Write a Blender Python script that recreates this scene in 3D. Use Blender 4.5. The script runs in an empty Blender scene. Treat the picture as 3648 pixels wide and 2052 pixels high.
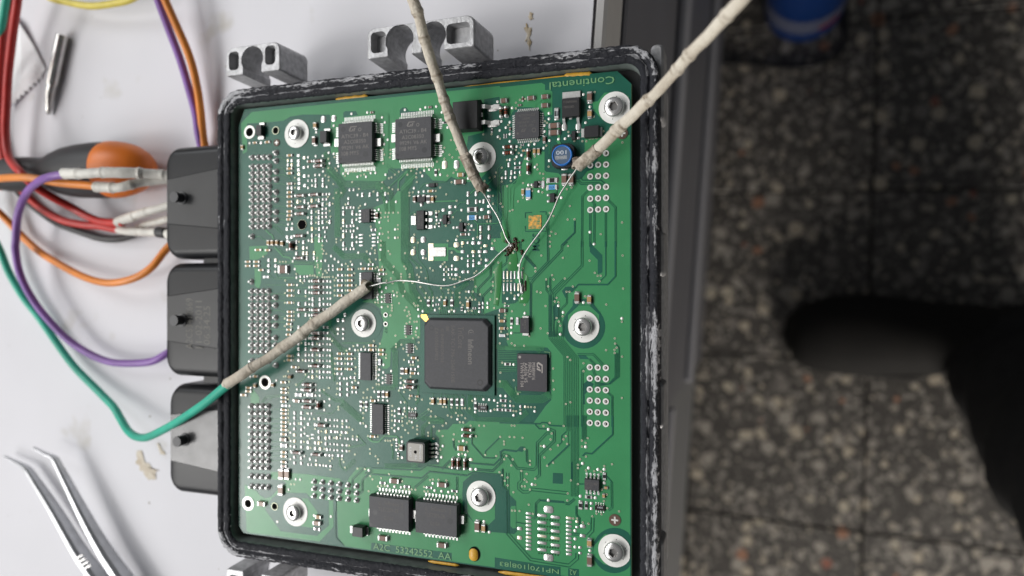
import bpy, math, random
from mathutils import Vector, Matrix, noise
random.seed(7)
C = bpy.context.scene.collection
SC = bpy.context.scene
mm = 0.001

# ------------------------------------------------------------------ camera
FPX = 2450.0                       # focal length in photo pixels (24 mm equivalent)
TILT = math.atan(2450.0 / 7149.0)  # lens tipped towards the far side of the bench
ZB = 0.030                         # top of the circuit board above the bench top
HC = ZB + 0.215                    # lens height above the bench top
cam = bpy.data.cameras.new('camera')
cam.sensor_width = 36.0
cam.lens = 36.0 * FPX / 3648.0
cam.clip_start = 0.005
cam.clip_end = 30
cam.dof.use_dof = True
cam.dof.focus_distance = 0.226
cam.dof.aperture_fstop = 6.6
camo = bpy.data.objects.new('camera', cam)
camo.location = (0, 0, HC)
camo.rotation_euler = (0, TILT, 0)
C.objects.link(camo)
SC.camera = camo

# ------------------------------------------------------------------ light
world = bpy.data.worlds.new('World')
SC.world = world
world.use_nodes = True
bgn = world.node_tree.nodes['Background']
bgn.inputs[0].default_value = (0.92, 0.96, 1.0, 1)
bgn.inputs[1].default_value = 0.075

def area(name, loc, target, sx, sy, power, col):
    l = bpy.data.lights.new(name, 'AREA')
    l.shape = 'RECTANGLE'; l.size = sx; l.size_y = sy
    l.energy = power; l.color = col
    o = bpy.data.objects.new(name, l)
    o.location = loc
    d = Vector(target) - Vector(loc)
    o.rotation_euler = d.to_track_quat('-Z', 'Y').to_euler()
    C.objects.link(o)
    return o
area('side_fill', (-1.95, 1.75, 1.9), (-0.3, 0, 0), 1.3, 1.2, 32, (0.97, 0.985, 1.0))  # added fill lamp, placed clear of the board's mirror reflections
area('side_panel', (-1.95, -1.75, 1.9), (-0.3, 0, 0), 1.3, 1.2, 32, (1.0, 0.99, 0.98))  # matching added fill lamp on the other side, evens out the bench
area('ceiling_panel', (-2.25, -0.20, 2.35), (-0.3, -0.1, 0), 2.0, 2.2, 55, (1.0, 0.985, 0.96))
area('ceiling_lamp', (-1.60, -0.62, 1.60), (-0.1, -0.05, 0), 0.45, 0.5, 11, (1.0, 0.985, 0.96))
area('floor_fill', (0.60, -1.30, -0.20), (0.30, -0.45, -0.75), 0.5, 0.5, 15.0, (1.0, 0.94, 0.86))  # added low lamp that brightens the lower end of the floor

vs = SC.view_settings
vs.view_transform = 'Standard'
vs.look = 'None'
vs.exposure = 0.0
vs.gamma = 1.0
vs.use_curve_mapping = False
SC.render.film_transparent = False

# ------------------------------------------------------------------ helpers
ct, st = math.cos(TILT), math.sin(TILT)
def at(px, py, z=ZB):
    """point at height z that stands at this place of the photo (3648 x 2052)"""
    dx = (px - 1824.0) / FPX; dy = -(py - 1026.0) / FPX
    x = dx * ct - st; zz = -dx * st - ct
    k = (z - HC) / zz
    return Vector((x * k, dy * k, z))

TILES = dict(A=(780, 260), B=(1340, 260), C=(1780, 220), D=(780, 540), E=(1340, 540), F=(1780, 540), G=(780, 860), H=(1340, 860),
             I=(1780, 860), J=(780, 1180), K=(1340, 1180), L=(1780, 1180), M=(780, 1480), N=(1300, 1480), O=(1780, 1480),
             P=(1300, 1712), Q=(1780, 1712), R=(740, 1712), S=(0, 0))
ZS = 2557.0 / 600.0
def px(t, x, y):
    if t == 'S': return (x, y)
    a, b = TILES[t]
    return (a + x / ZS, b + y / ZS)

class MB:
    def __init__(s): s.v = []; s.f = []; s.m = []; s.s = []; s.uv = None
    def add(s, vs, fs, mi=0, sm=False):
        b = len(s.v)
        s.v += [tuple(v) for v in vs]
        for f in fs:
            s.f.append(tuple(i + b for i in f)); s.m.append(mi); s.s.append(sm)
    def rings(s, rs, mi=0, sm=False, cap0=True, cap1=True, closed=True):
        n = len(rs[0]); vs = [p for r in rs for p in r]; fs = []
        for i in range(len(rs) - 1):
            for j in range(n if closed else n - 1):
                a = i * n + j; b = i * n + (j + 1) % n
                fs.append((a, b, b + n, a + n))
        if cap0: fs.append(tuple(reversed(range(n))))
        if cap1: fs.append(tuple(range((len(rs) - 1) * n, len(rs) * n)))
        s.add(vs, fs, mi, sm)
    def poly(s, pts, z0, z1, mi=0, ch=0.0, mt=None):
        """prism with an upper chamfer ch"""
        pts = ccw(pts)
        rs = [[(x, y, z0) for x, y in pts]]
        if ch > 0:
            rs.append([(x, y, z1 - ch) for x, y in pts])
            rs.append([(x, y, z1) for x, y in inset(pts, ch)])
        else:
            rs.append([(x, y, z1) for x, y in pts])
        s.rings(rs, mi)
    def box(s, x0, x1, y0, y1, z0, z1, mi=0, ch=0.0):
        s.poly([(x0, y0), (x1, y0), (x1, y1), (x0, y1)], z0, z1, mi, ch)
    def dome(s, pts, z0, h, mi=0, k=0.62):
        pts = ccw(pts); n = len(pts)
        cx = sum(p[0] for p in pts) / n; cy = sum(p[1] for p in pts) / n
        mid = [(cx + (x - cx) * k, cy + (y - cy) * k, z0 + h * .8) for x, y in pts]
        vs = [(x, y, z0) for x, y in pts] + mid + [(cx, cy, z0 + h)]
        fs = [(j, (j + 1) % n, n + (j + 1) % n, n + j) for j in range(n)] + [(n + j, n + (j + 1) % n, 2 * n) for j in range(n)]
        s.add(vs, fs, mi, True)
    def cyl(s, c, r, z0, z1, mi=0, n=20, r1=None, sm=True, cap=True):
        r1 = r if r1 is None else r1
        a = [(c[0] + r * math.cos(2 * math.pi * i / n), c[1] + r * math.sin(2 * math.pi * i / n), z0) for i in range(n)]
        b = [(c[0] + r1 * math.cos(2 * math.pi * i / n), c[1] + r1 * math.sin(2 * math.pi * i / n), z1) for i in range(n)]
        s.rings([a, b], mi, sm, False, False)
        if cap: s.add(b, [tuple(range(n))], mi, False)
    def ann(s, c, rx, ry, ix, iy, z, mi=0, n=24):
        a = [(c[0] + rx * math.cos(2 * math.pi * i / n), c[1] + ry * math.sin(2 * math.pi * i / n), z) for i in range(n)]
        b = [(c[0] + ix * math.cos(2 * math.pi * i / n), c[1] + iy * math.sin(2 * math.pi * i / n), z) for i in range(n)]
        s.add(a + b, [(j, (j + 1) % n, n + (j + 1) % n, n + j) for j in range(n)], mi)
    def xcyl(s, x0, x1, r, zc, mi=0, n=10, cap=True, rc=0):
        def ring(x, rr): return [(x, rr * math.cos(2 * math.pi * i / n), zc + rr * math.sin(2 * math.pi * i / n)) for i in range(n)]
        rs = [ring(x0, r - rc), ring(x0 + rc, r), ring(x1 - rc, r), ring(x1, r - rc)] if rc else [ring(x0, r), ring(x1, r)]
        s.rings(rs, mi, True, cap, cap)
    def mesh(s, name, mats):
        me = bpy.data.meshes.new(name)
        me.from_pydata(s.v, [], s.f)
        for m in mats: me.materials.append(m)
        me.polygons.foreach_set('material_index', s.m)
        me.polygons.foreach_set('use_smooth', s.s)
        me.update()
        return me

def ccw(p):
    a = sum(p[i][0] * p[(i + 1) % len(p)][1] - p[(i + 1) % len(p)][0] * p[i][1] for i in range(len(p)))
    return list(p) if a > 0 else list(reversed(p))
def inset(p, d):
    n = len(p); out = []
    for i in range(n):
        a = Vector(p[i - 1]); b = Vector(p[i]); c = Vector(p[(i + 1) % n])
        e1 = (b - a).normalized(); e2 = (c - b).normalized()
        n1 = Vector((-e1.y, e1.x)); n2 = Vector((-e2.y, e2.x))
        k = max(0.35, 1 + n1.dot(n2))
        q = b + (n1 + n2) * (d / k)
        out.append((q.x, q.y))
    return out
def rrect(cx, cy, w, h, r, n=4):
    r = min(r, w / 2 * .999, h / 2 * .999); pts = []
    for k, (sx, sy) in enumerate(((1, 1), (-1, 1), (-1, -1), (1, -1))):
        for i in range(n + 1):
            a = math.pi / 2 * (k + i / n)
            pts.append((cx + sx * (w / 2 - r) + r * math.cos(a), cy + sy * (h / 2 - r) + r * math.sin(a)))
    return pts

WL = {}
def obj(name, me, parent=None, loc=(0, 0, 0), rot=0.0, kind=None, label=None, cat=None, group=None):
    o = bpy.data.objects.new(name, me)
    o.location = loc
    if rot: o.rotation_euler = (0, 0, rot)
    C.objects.link(o)
    WL[o.name] = Matrix.Translation(Vector(loc)) @ Matrix.Rotation(rot, 4, 'Z')
    if parent is not None:
        o.parent = parent
        o.matrix_parent_inverse = WL[parent.name].inverted()
    if kind: o['kind'] = kind
    if label: o['label'] = label
    if cat: o['category'] = cat
    if group: o['group'] = group
    return o
def thing(name, label, cat, loc=(0, 0, 0), rot=0.0, group=None):
    return obj(name, None, None, loc, rot, None, label, cat, group)

# ------------------------------------------------------------------ materials
def mat(name, col, rough=0.5, metal=0.0, var=0.0, vscale=200.0, bump=0.0, bscale=800.0, spec=0.5, col2=None, coat=0.0, trans=0.0, dist=0.0002):
    m = bpy.data.materials.new(name); m.use_nodes = True
    nt = m.node_tree; b = nt.nodes['Principled BSDF']
    b.inputs['Base Color'].default_value = (*col, 1)
    b.inputs['Roughness'].default_value = rough
    b.inputs['Metallic'].default_value = metal
    b.inputs['Specular IOR Level'].default_value = spec
    b.inputs['Coat Weight'].default_value = coat
    b.inputs['Transmission Weight'].default_value = trans
    if var or bump:
        tc = nt.nodes.new('ShaderNodeNewGeometry')
    if var:
        n = nt.nodes.new('ShaderNodeTexNoise'); n.inputs['Scale'].default_value = vscale; n.inputs['Detail'].default_value = 5
        nt.links.new(tc.outputs['Position'], n.inputs['Vector'])
        r = nt.nodes.new('ShaderNodeValToRGB')
        c2 = col2 or tuple(c * (1 - var) for c in col)
        r.color_ramp.elements[0].position = .35; r.color_ramp.elements[0].color = (*c2, 1)
        r.color_ramp.elements[1].position = .65; r.color_ramp.elements[1].color = (*col, 1)
        nt.links.new(n.outputs['Fac'], r.inputs['Fac'])
        nt.links.new(r.outputs['Color'], b.inputs['Base Color'])
    if bump:
        n2 = nt.nodes.new('ShaderNodeTexNoise'); n2.inputs['Scale'].default_value = bscale; n2.inputs['Detail'].default_value = 3
        nt.links.new(tc.outputs['Position'], n2.inputs['Vector'])
        bp = nt.nodes.new('ShaderNodeBump'); bp.inputs['Strength'].default_value = bump; bp.inputs['Distance'].default_value = dist
        nt.links.new(n2.outputs['Fac'], bp.inputs['Height'])
        nt.links.new(bp.outputs['Normal'], b.inputs['Normal'])
    return m

M = {}
M['mask_dark'] = mat('solder_mask_over_laminate', (0.018, 0.118, 0.080), 0.27, var=.18, vscale=90, bump=.10, bscale=2600, spec=.38)
M['mask_light'] = mat('solder_mask_over_copper', (0.050, 0.262, 0.106), 0.29, var=.10, vscale=70, bump=.10, bscale=2600, spec=.38)
M['mask_text'] = mat('bare_copper_lettering', (0.16, 0.36, 0.16), 0.4)
M['flux'] = mat('green_flux_film', (0.046, 0.215, 0.066), 0.16, var=.15, vscale=120)
M['solder'] = mat('tinned_solder', (0.64, 0.635, 0.62), 0.30, 0.65, var=.16, vscale=900, bump=.25, bscale=1500)
M['tin'] = mat('flat_tin_test_pad', (0.74, 0.74, 0.70), 0.42, 0.55, var=.06, vscale=500)
M['gold_tin'] = mat('flux_yellowed_solder', (0.86, 0.84, 0.78), 0.32, 0.65, var=.5, vscale=520, col2=(.76, .68, .44))
M['via'] = mat('via_ring', (0.56, 0.60, 0.44), 0.4, 0.4)
M['hole'] = mat('dark_bore', (0.004, 0.004, 0.004), 0.9, spec=.05)
M['steel'] = mat('bright_steel', (0.78, 0.77, 0.76), 0.26, 0.8, var=.12, vscale=500, bump=.08, bscale=2500)
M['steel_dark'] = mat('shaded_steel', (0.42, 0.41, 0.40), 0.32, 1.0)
M['lead'] = mat('tinned_lead', (0.82, 0.82, 0.80), 0.30, 0.7, var=.10, vscale=1200)
M['ic'] = mat('black_mould_compound', (0.048, 0.049, 0.056), 0.52, var=.22, vscale=1500, bump=.5, bscale=5000, dist=.00006)
M['ic2'] = mat('charcoal_mould_compound', (0.034, 0.032, 0.040), 0.48, var=.15, vscale=900, bump=.3, bscale=5000, dist=.00005)
M['ic3'] = mat('matt_black_plastic', (0.014, 0.014, 0.016), 0.42, var=.1, vscale=900)
M['mark'] = mat('laser_marking', (0.18, 0.17, 0.16), 0.6)
M['mark_dim'] = mat('faint_laser_marking', (0.105, 0.098, 0.092), 0.6)
M['mark_lt'] = mat('pale_laser_marking', (0.36, 0.33, 0.31), 0.6)
M['dimple'] = mat('mould_dimple', (0.016, 0.018, 0.022), 0.4)
M['ceramic'] = mat('brown_ceramic', (0.185, 0.105, 0.078), 0.45, var=.12, vscale=900)
M['tan'] = mat('tan_ceramic', (0.46, 0.29, 0.125), 0.42, var=.14, vscale=900)
M['pinkcer'] = mat('pale_ceramic', (0.42, 0.30, 0.235), 0.4, var=.12, vscale=900)
M['endcap'] = mat('tinned_end_cap', (0.78, 0.77, 0.75), 0.34, 0.85, var=.08, vscale=1500)
M['resist'] = mat('black_resistor_glaze', (0.016, 0.015, 0.014), 0.3)
M['blue_res'] = mat('sky_blue_resistor_glaze', (0.10, 0.36, 0.72), 0.35)
M['white_cer'] = mat('white_alumina', (0.62, 0.63, 0.66), 0.4)
M['melf_brown'] = mat('brown_lacquer', (0.115, 0.040, 0.017), 0.16, coat=.5)
M['melf_red'] = mat('rust_red_lacquer', (0.22, 0.05, 0.022), 0.16, coat=.5)
M['melf_dark'] = mat('dark_lacquer_stripe', (0.030, 0.016, 0.010), 0.2, coat=.5)
M['melf_green'] = mat('olive_lacquer', (0.07, 0.085, 0.035), 0.18, coat=.5)
M['blue'] = mat('blue_ferrite_shield', (0.018, 0.165, 0.56), 0.32, var=.2, vscale=400)
M['ink'] = mat('white_ink', (0.62, 0.66, 0.70), 0.5)
M['blue_top'] = mat('slate_ferrite_top', (0.055, 0.10, 0.17), 0.45)
M['fidu'] = mat('brown_bare_laminate', (0.10, 0.055, 0.035), 0.55, var=.2, vscale=900)
M['orange_ink'] = mat('orange_print', (0.90, 0.40, 0.05), 0.5, var=.9, vscale=900, col2=(.05, .20, .08))
M['yellow_seal'] = mat('yellow_adhesive', (0.72, 0.40, 0.045), 0.42, var=.25, vscale=260, bump=.4, bscale=700)
M['alu'] = mat('cast_aluminium', (0.52, 0.52, 0.53), 0.45, 0.5, var=.3, vscale=500, bump=.8, bscale=1300)
M['alu_in'] = mat('dull_cast_aluminium', (0.42, 0.42, 0.43), 0.5, 0.5, var=.3, vscale=300, bump=.5, bscale=900)
M['wall'] = mat('grey_green_inner_wall', (0.24, 0.28, 0.265), 0.45, 0.2, var=.3, vscale=250, bump=.4, bscale=600)  # the board's green reflection is put into the wall colour
M['cavity'] = mat('dark_tray_floor', (0.012, 0.013, 0.014), 0.6)
M['conn'] = mat('black_connector_plastic', (0.012, 0.0125, 0.0145), 0.34, var=.15, vscale=120, bump=.12, bscale=1500, spec=.22)
M['conn_post'] = mat('grey_post_plastic', (0.055, 0.056, 0.060), 0.5)
M['conn_pl'] = mat('smooth_connector_facet', (0.018, 0.019, 0.021), 0.30, var=.3, vscale=90, spec=.3)
M['conn_tx'] = mat('connector_dot_print', (0.13, 0.125, 0.11), 0.6)
M['sleeve'] = mat('aged_white_sleeving', (0.66, 0.61, 0.52), 0.66, var=.62, vscale=150, bump=.8, bscale=900, col2=(.50, .44, .36), dist=.0005, spec=.25)
M['sleeve_d'] = mat('scorched_sleeving', (0.62, 0.56, 0.47), 0.7, var=.7, vscale=330, bump=1.0, bscale=700, col2=(.24, .195, .15), dist=.0008, spec=.2)
M['sleeve_w'] = mat('white_sleeving', (0.78, 0.76, 0.70), 0.55, var=.2, vscale=120, bump=.4, bscale=320, dist=.0005)
M['bare'] = mat('bare_tinned_wire', (0.74, 0.73, 0.70), 0.32, 0.85, var=.15, vscale=300)
for k, c in dict(w_green=(.030, .48, .33), w_purple=(.255, .115, .42), w_orange=(.83, .26, .03), w_red=(.56, .030, .022), w_black=(.024, .023, .024), w_yellow=(.80, .66, .10)).items():
    M[k] = mat(k.replace('w_', '') + '_pvc', c, 0.42, var=.28, vscale=55, bump=.25, bscale=220)
M['burn'] = mat('charred_flux', (0.055, 0.028, 0.010), 0.22, var=.6, vscale=700, bump=.8, bscale=900)
M['rubber'] = mat('black_rubber_grip', (0.026, 0.026, 0.028), 0.5, var=.2, vscale=80)
M['orange_pl'] = mat('orange_handle_plastic', (0.92, 0.23, 0.018), 0.42, var=.22, vscale=60, col2=(.70, .17, .018))
M['nickel'] = mat('nickel_plated_bit', (0.74, 0.72, 0.69), 0.26, 0.9, var=.25, vscale=180)
M['tweezer'] = mat('polished_tweezer_steel', (0.58, 0.59, 0.61), 0.34, 0.85, var=.15, vscale=200, bump=.1, bscale=600)
M['paper'] = mat('crumpled_white_paper', (0.80, 0.80, 0.82), 0.5, bump=.5, bscale=60, dist=.002)
M['bench'] = mat('white_bench_laminate', (0.705, 0.70, 0.735), 0.62, var=.05, vscale=14, spec=.25)
M['band'] = mat('pale_grey_edge_band', (0.46, 0.45, 0.44), 0.5, var=.08, vscale=40)
M['panel'] = mat('dark_grey_drawer_front', (0.17, 0.17, 0.187), 0.45, 0.2, var=.06, vscale=20)
M['rail'] = mat('grey_drawer_rail', (0.40, 0.40, 0.43), 0.45, 0.3)
M['panel2'] = mat('mid_grey_side_panel', (0.16, 0.163, 0.168), 0.5)
M['glue'] = mat('dried_glue', (0.40, 0.32, 0.22), 0.5, var=.5, vscale=160, col2=(.58, .53, .44))
M['glue_old'] = mat('amber_glue', (0.40, 0.28, 0.12), 0.35, var=.6, vscale=200, col2=(.62, .55, .44))
M['can_blue'] = mat('blue_can_paint', (0.008, 0.055, 0.26), 0.35)
M['can_label'] = mat('pale_can_label', (0.16, 0.18, 0.28), 0.5)
M['can_red'] = mat('red_label_patch', (0.32, 0.02, 0.03), 0.5)
M['joint'] = mat('dark_floor_grout', (0.035, 0.034, 0.032), 0.9)
M['shoe'] = mat('black_shoe_leather', (0.007, 0.006, 0.005), 0.8, var=.4, vscale=30)
M['sole'] = mat('black_shoe_sole', (0.010, 0.009, 0.008), 0.8)
M['cloth'] = mat('charcoal_trouser_cloth', (0.024, 0.024, 0.025), 0.95, var=.25, vscale=60, bump=.3, bscale=500)

def bench_mat():
    m = M['bench']; nt = m.node_tree; L = nt.links.new; N = nt.nodes.new; b = nt.nodes['Principled BSDF']
    g = N('ShaderNodeNewGeometry'); src = b.inputs['Base Color'].links[0].from_socket
    for sc_, lo, hi, col in ((260, .735, .76, (.30, .27, .24)), (38, .66, .78, (.56, .54, .51))):
        n = N('ShaderNodeTexNoise'); n.inputs['Scale'].default_value = sc_; n.inputs['Detail'].default_value = 3; L(g.outputs['Position'], n.inputs['Vector'])
        mr = N('ShaderNodeMapRange'); mr.inputs['From Min'].default_value = lo; mr.inputs['From Max'].default_value = hi; L(n.outputs['Fac'], mr.inputs['Value'])
        mx = N('ShaderNodeMix'); mx.data_type = 'RGBA'; L(mr.outputs[0], mx.inputs['Factor']); L(src, mx.inputs['A']); mx.inputs['B'].default_value = (*col, 1); src = mx.outputs['Result']
    L(src, b.inputs['Base Color'])
bench_mat()
def stain(m, col):
    nt = m.node_tree; L = nt.links.new; N = nt.nodes.new; b = nt.nodes['Principled BSDF']
    a = N('ShaderNodeAttribute'); a.attribute_name = 'stain'; g = N('ShaderNodeNewGeometry')
    n = N('ShaderNodeTexNoise'); n.inputs['Scale'].default_value = 420; n.inputs['Detail'].default_value = 4; L(g.outputs['Position'], n.inputs['Vector'])
    mr = N('ShaderNodeMapRange'); mr.inputs['From Min'].default_value = .38; mr.inputs['From Max'].default_value = .62; L(n.outputs['Fac'], mr.inputs['Value'])
    mu = N('ShaderNodeMath'); mu.operation = 'MULTIPLY'; L(a.outputs['Fac'], mu.inputs[0]); L(mr.outputs[0], mu.inputs[1])
    src = b.inputs['Base Color'].links[0].from_socket
    mx = N('ShaderNodeMix'); mx.data_type = 'RGBA'; L(mu.outputs[0], mx.inputs['Factor']); L(src, mx.inputs['A']); mx.inputs['B'].default_value = (*col, 1); L(mx.outputs['Result'], b.inputs['Base Color'])
stain(M['sleeve'], (.23, .18, .13)); stain(M['sleeve_d'], (.16, .12, .09)); stain(M['sleeve_w'], (.40, .36, .31))
def rim_mat():
    m = bpy.data.materials.new('black_paint_with_scraped_metal'); m.use_nodes = True
    nt = m.node_tree; b = nt.nodes['Principled BSDF']; L = nt.links.new
    N = nt.nodes.new
    uv = N('ShaderNodeUVMap'); sep = N('ShaderNodeSeparateXYZ'); L(uv.outputs['UV'], sep.inputs[0])
    def math_(op, a, bb=None, clamp=False):
        n = N('ShaderNodeMath'); n.operation = op; n.use_clamp = clamp
        for i, v in enumerate((a, bb)):
            if v is None: continue
            if hasattr(v, 'links') or hasattr(v, 'is_linked'): L(v, n.inputs[i])
            else: n.inputs[i].default_value = v
        return n.outputs[0]
    def nz(su, sv, detail=4, off=0):
        cmb = N('ShaderNodeCombineXYZ')
        L(math_('MULTIPLY', sep.outputs[0], su), cmb.inputs[0]); L(math_('MULTIPLY', sep.outputs[1], sv), cmb.inputs[1]); cmb.inputs[2].default_value = off
        n = N('ShaderNodeTexNoise'); n.inputs['Scale'].default_value = 1; n.inputs['Detail'].default_value = detail; n.inputs['Roughness'].default_value = .65
        L(cmb.outputs[0], n.inputs['Vector']); return n.outputs['Fac']
    def band(c, w):
        d = math_('ABSOLUTE', math_('SUBTRACT', sep.outputs[1], c))
        return math_('SUBTRACT', 1.0, math_('DIVIDE', d, w), True)
    cov = nz(.035, .0, 2, 3.3)
    at_ = N('ShaderNodeAttribute'); at_.attribute_name = 'wear'
    s1 = math_('ADD', math_('MULTIPLY', band(1.25, 1.7), .26), nz(.42, 2.0, 8))
    s2 = math_('ADD', math_('MULTIPLY', band(3.40, .75), .32), nz(.20, 1.4, 6, 7.7))
    s3 = nz(1.2, 1.6, 4, 1.1)
    cv = math_('MULTIPLY', math_('ADD', cov, -.5), 1.0)
    wr = math_('MULTIPLY', math_('SUBTRACT', at_.outputs['Fac'], 1.0), .22)
    k1 = math_('MULTIPLY', math_('SUBTRACT', math_('ADD', math_('ADD', s1, cv), wr), .70), 18, True)
    k2 = math_('MULTIPLY', math_('SUBTRACT', math_('ADD', math_('ADD', s2, cv), wr), .70), 18, True)
    k3 = math_('MULTIPLY', math_('SUBTRACT', math_('ADD', s3, wr), .665), 22, True)
    k = math_('MAXIMUM', math_('MAXIMUM', k1, k2), k3)
    mx = N('ShaderNodeMix'); mx.data_type = 'RGBA'
    mx.inputs['A'].default_value = (.017, .018, .024, 1); mx.inputs['B'].default_value = (.46, .46, .48, 1)
    L(k, mx.inputs['Factor']); L(mx.outputs['Result'], b.inputs['Base Color'])
    L(math_('MULTIPLY', k, .6), b.inputs['Metallic'])
    b.inputs['Roughness'].default_value = .55; b.inputs['Specular IOR Level'].default_value = .3
    bp = N('ShaderNodeBump'); bp.inputs['Strength'].default_value = 1.0; bp.inputs['Distance'].default_value = .0007
    L(math_('SUBTRACT', nz(1.1, 1.4, 5, 4.4), math_('MULTIPLY', k, .25)), bp.inputs['Height']); L(bp.outputs['Normal'], b.inputs['Normal'])
    return m
M['rim'] = rim_mat()

def terrazzo():
    m = bpy.data.materials.new('terrazzo'); m.use_nodes = True
    nt = m.node_tree; b = nt.nodes['Principled BSDF']; L = nt.links.new; N = nt.nodes.new
    g = N('ShaderNodeNewGeometry')
    ns = N('ShaderNodeTexNoise'); ns.inputs['Scale'].default_value = 90; ns.inputs['Detail'].default_value = 2; L(g.outputs['Position'], ns.inputs['Vector'])
    ad = N('ShaderNodeVectorMath'); ad.operation = 'MULTIPLY_ADD'; L(ns.outputs['Color'], ad.inputs[0]); ad.inputs[1].default_value = (.010, .010, .010); L(g.outputs['Position'], ad.inputs[2])
    prev = None
    base = N('ShaderNodeTexNoise'); base.inputs['Scale'].default_value = 400; L(g.outputs['Position'], base.inputs['Vector'])
    br = N('ShaderNodeValToRGB'); br.color_ramp.elements[0].color = (.035, .032, .029, 1); br.color_ramp.elements[1].color = (.14, .13, .12, 1)
    br.color_ramp.elements[0].position = .38; br.color_ramp.elements[1].position = .66
    L(base.outputs['Fac'], br.inputs['Fac']); prev = br.outputs['Color']
    for sc_, thr, cols in ((120, .42, ((.0, (.19, .175, .16)), (.30, (.32, .30, .27)), (.65, (.11, .10, .092)), (.82, (.40, .36, .30)))),
                           (48, .29, ((.0, (.50, .44, .35)), (.25, (.24, .22, .20)), (.50, (.38, .35, .31)), (.72, (.14, .13, .12)), (.86, (.38, .20, .13)), (.90, (.50, .45, .36)), (.97, (.30, .12, .085))))):
        v = N('ShaderNodeTexVoronoi'); v.inputs['Scale'].default_value = sc_; L(ad.outputs[0], v.inputs['Vector'])
        sp = N('ShaderNodeSeparateColor'); L(v.outputs['Color'], sp.inputs[0])
        r = N('ShaderNodeValToRGB'); r.color_ramp.interpolation = 'CONSTANT'
        while len(r.color_ramp.elements) > 1: r.color_ramp.elements.remove(r.color_ramp.elements[-1])
        r.color_ramp.elements[0].position = cols[0][0]; r.color_ramp.elements[0].color = (*cols[0][1], 1)
        for p_, c_ in cols[1:]:
            e = r.color_ramp.elements.new(p_); e.color = (*c_, 1)
        L(sp.outputs[0], r.inputs['Fac'])
        th = N('ShaderNodeMath'); th.operation = 'MULTIPLY_ADD'; L(sp.outputs[1], th.inputs[0]); th.inputs[1].default_value = .34; th.inputs[2].default_value = thr - .17
        lt = N('ShaderNodeMath'); lt.operation = 'LESS_THAN'; L(v.outputs['Distance'], lt.inputs[0]); L(th.outputs[0], lt.inputs[1])
        mx = N('ShaderNodeMix'); mx.data_type = 'RGBA'; L(lt.outputs[0], mx.inputs['Factor']); L(prev, mx.inputs['A']); L(r.outputs['Color'], mx.inputs['B'])
        prev = mx.outputs['Result']
    L(prev, b.inputs['Base Color']); b.inputs['Roughness'].default_value = .45
    return m
M['terrazzo'] = terrazzo()
# ================================================================== floor and bench
ZF = -0.75
fl = MB(); fl.box(-1.6, 2.2, -2.2, 2.2, ZF - .05, ZF - .003)
floor = obj('floor', fl.mesh('floor', [M['joint']]), kind='structure')
TS = 0.222; fo = at(3071, 1895, ZF); frot = math.radians(-1.6)
tb = MB(); tb.poly([(-TS / 2 + .0014, -TS / 2 + .0014), (TS / 2 - .0014, -TS / 2 + .0014), (TS / 2 - .0014, TS / 2 - .0014), (-TS / 2 + .0014, TS / 2 - .0014)], -.01, 0, 0, .0012)
tile_me = tb.mesh('tile', [M['terrazzo']])
for i in range(-3, 5):
    for j in range(-3, 6):
        p = Matrix.Rotation(frot, 2) @ Vector(((i + .5) * TS, (j + .5) * TS))
        o = obj('floor_tile', tile_me, floor, (fo.x + p.x, fo.y + p.y, ZF), frot)

e0 = at(2108, 100, 0)
bench = thing('workbench', 'white laminate workbench with dark grey drawer fronts', 'workbench', (e0.x, e0.y, 0), math.radians(-4.0))
def bpart(name, mb, m, kind=None, label=None):
    return obj(name, mb.mesh(name, m), bench, (e0.x, e0.y, 0), math.radians(-4.0), kind=kind, label=label)
b = MB(); b.box(-1.3, 0, -.9, .9, -.028, 0); bpart('bench_top', b, [M['bench']])
b = MB(); b.box(.0003, .0050, -.9, .9, -.028, -.0006, 0, .0012); bpart('edge_band', b, [M['band']])
SEAM = -.192
b = MB(); b.box(-1.25, -.004, -.85, .85, ZF + .06, -.029); bpart('carcass', b, [M['panel']])
zs = [-.031, -.205, -.325, -.475, -.655, ZF + .03]
for i in range(len(zs) - 1):
    b = MB(); b.box(-.0035, .0065, SEAM + .002, .85, zs[i + 1] + .004, zs[i], 0, .001); bpart('drawer_front', b, [M['panel']])
    if i in (0, 2):
        b = MB(); b.box(.0067, .0135, SEAM + .004, .85, zs[i + 1] - .006, zs[i + 1] + .012, 0, .002); bpart('drawer_rail', b, [M['rail']])
b = MB(); b.box(-.0035, .0005, -.85, SEAM - .002, ZF + .03, -.031); bpart('side_panel', b, [M['panel2']])
b = MB(); b.box(.0007, .0060, -.85, SEAM - .010, -.39, -.375, 0, .001); bpart('drawer_rail', b, [M['rail']])

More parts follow.
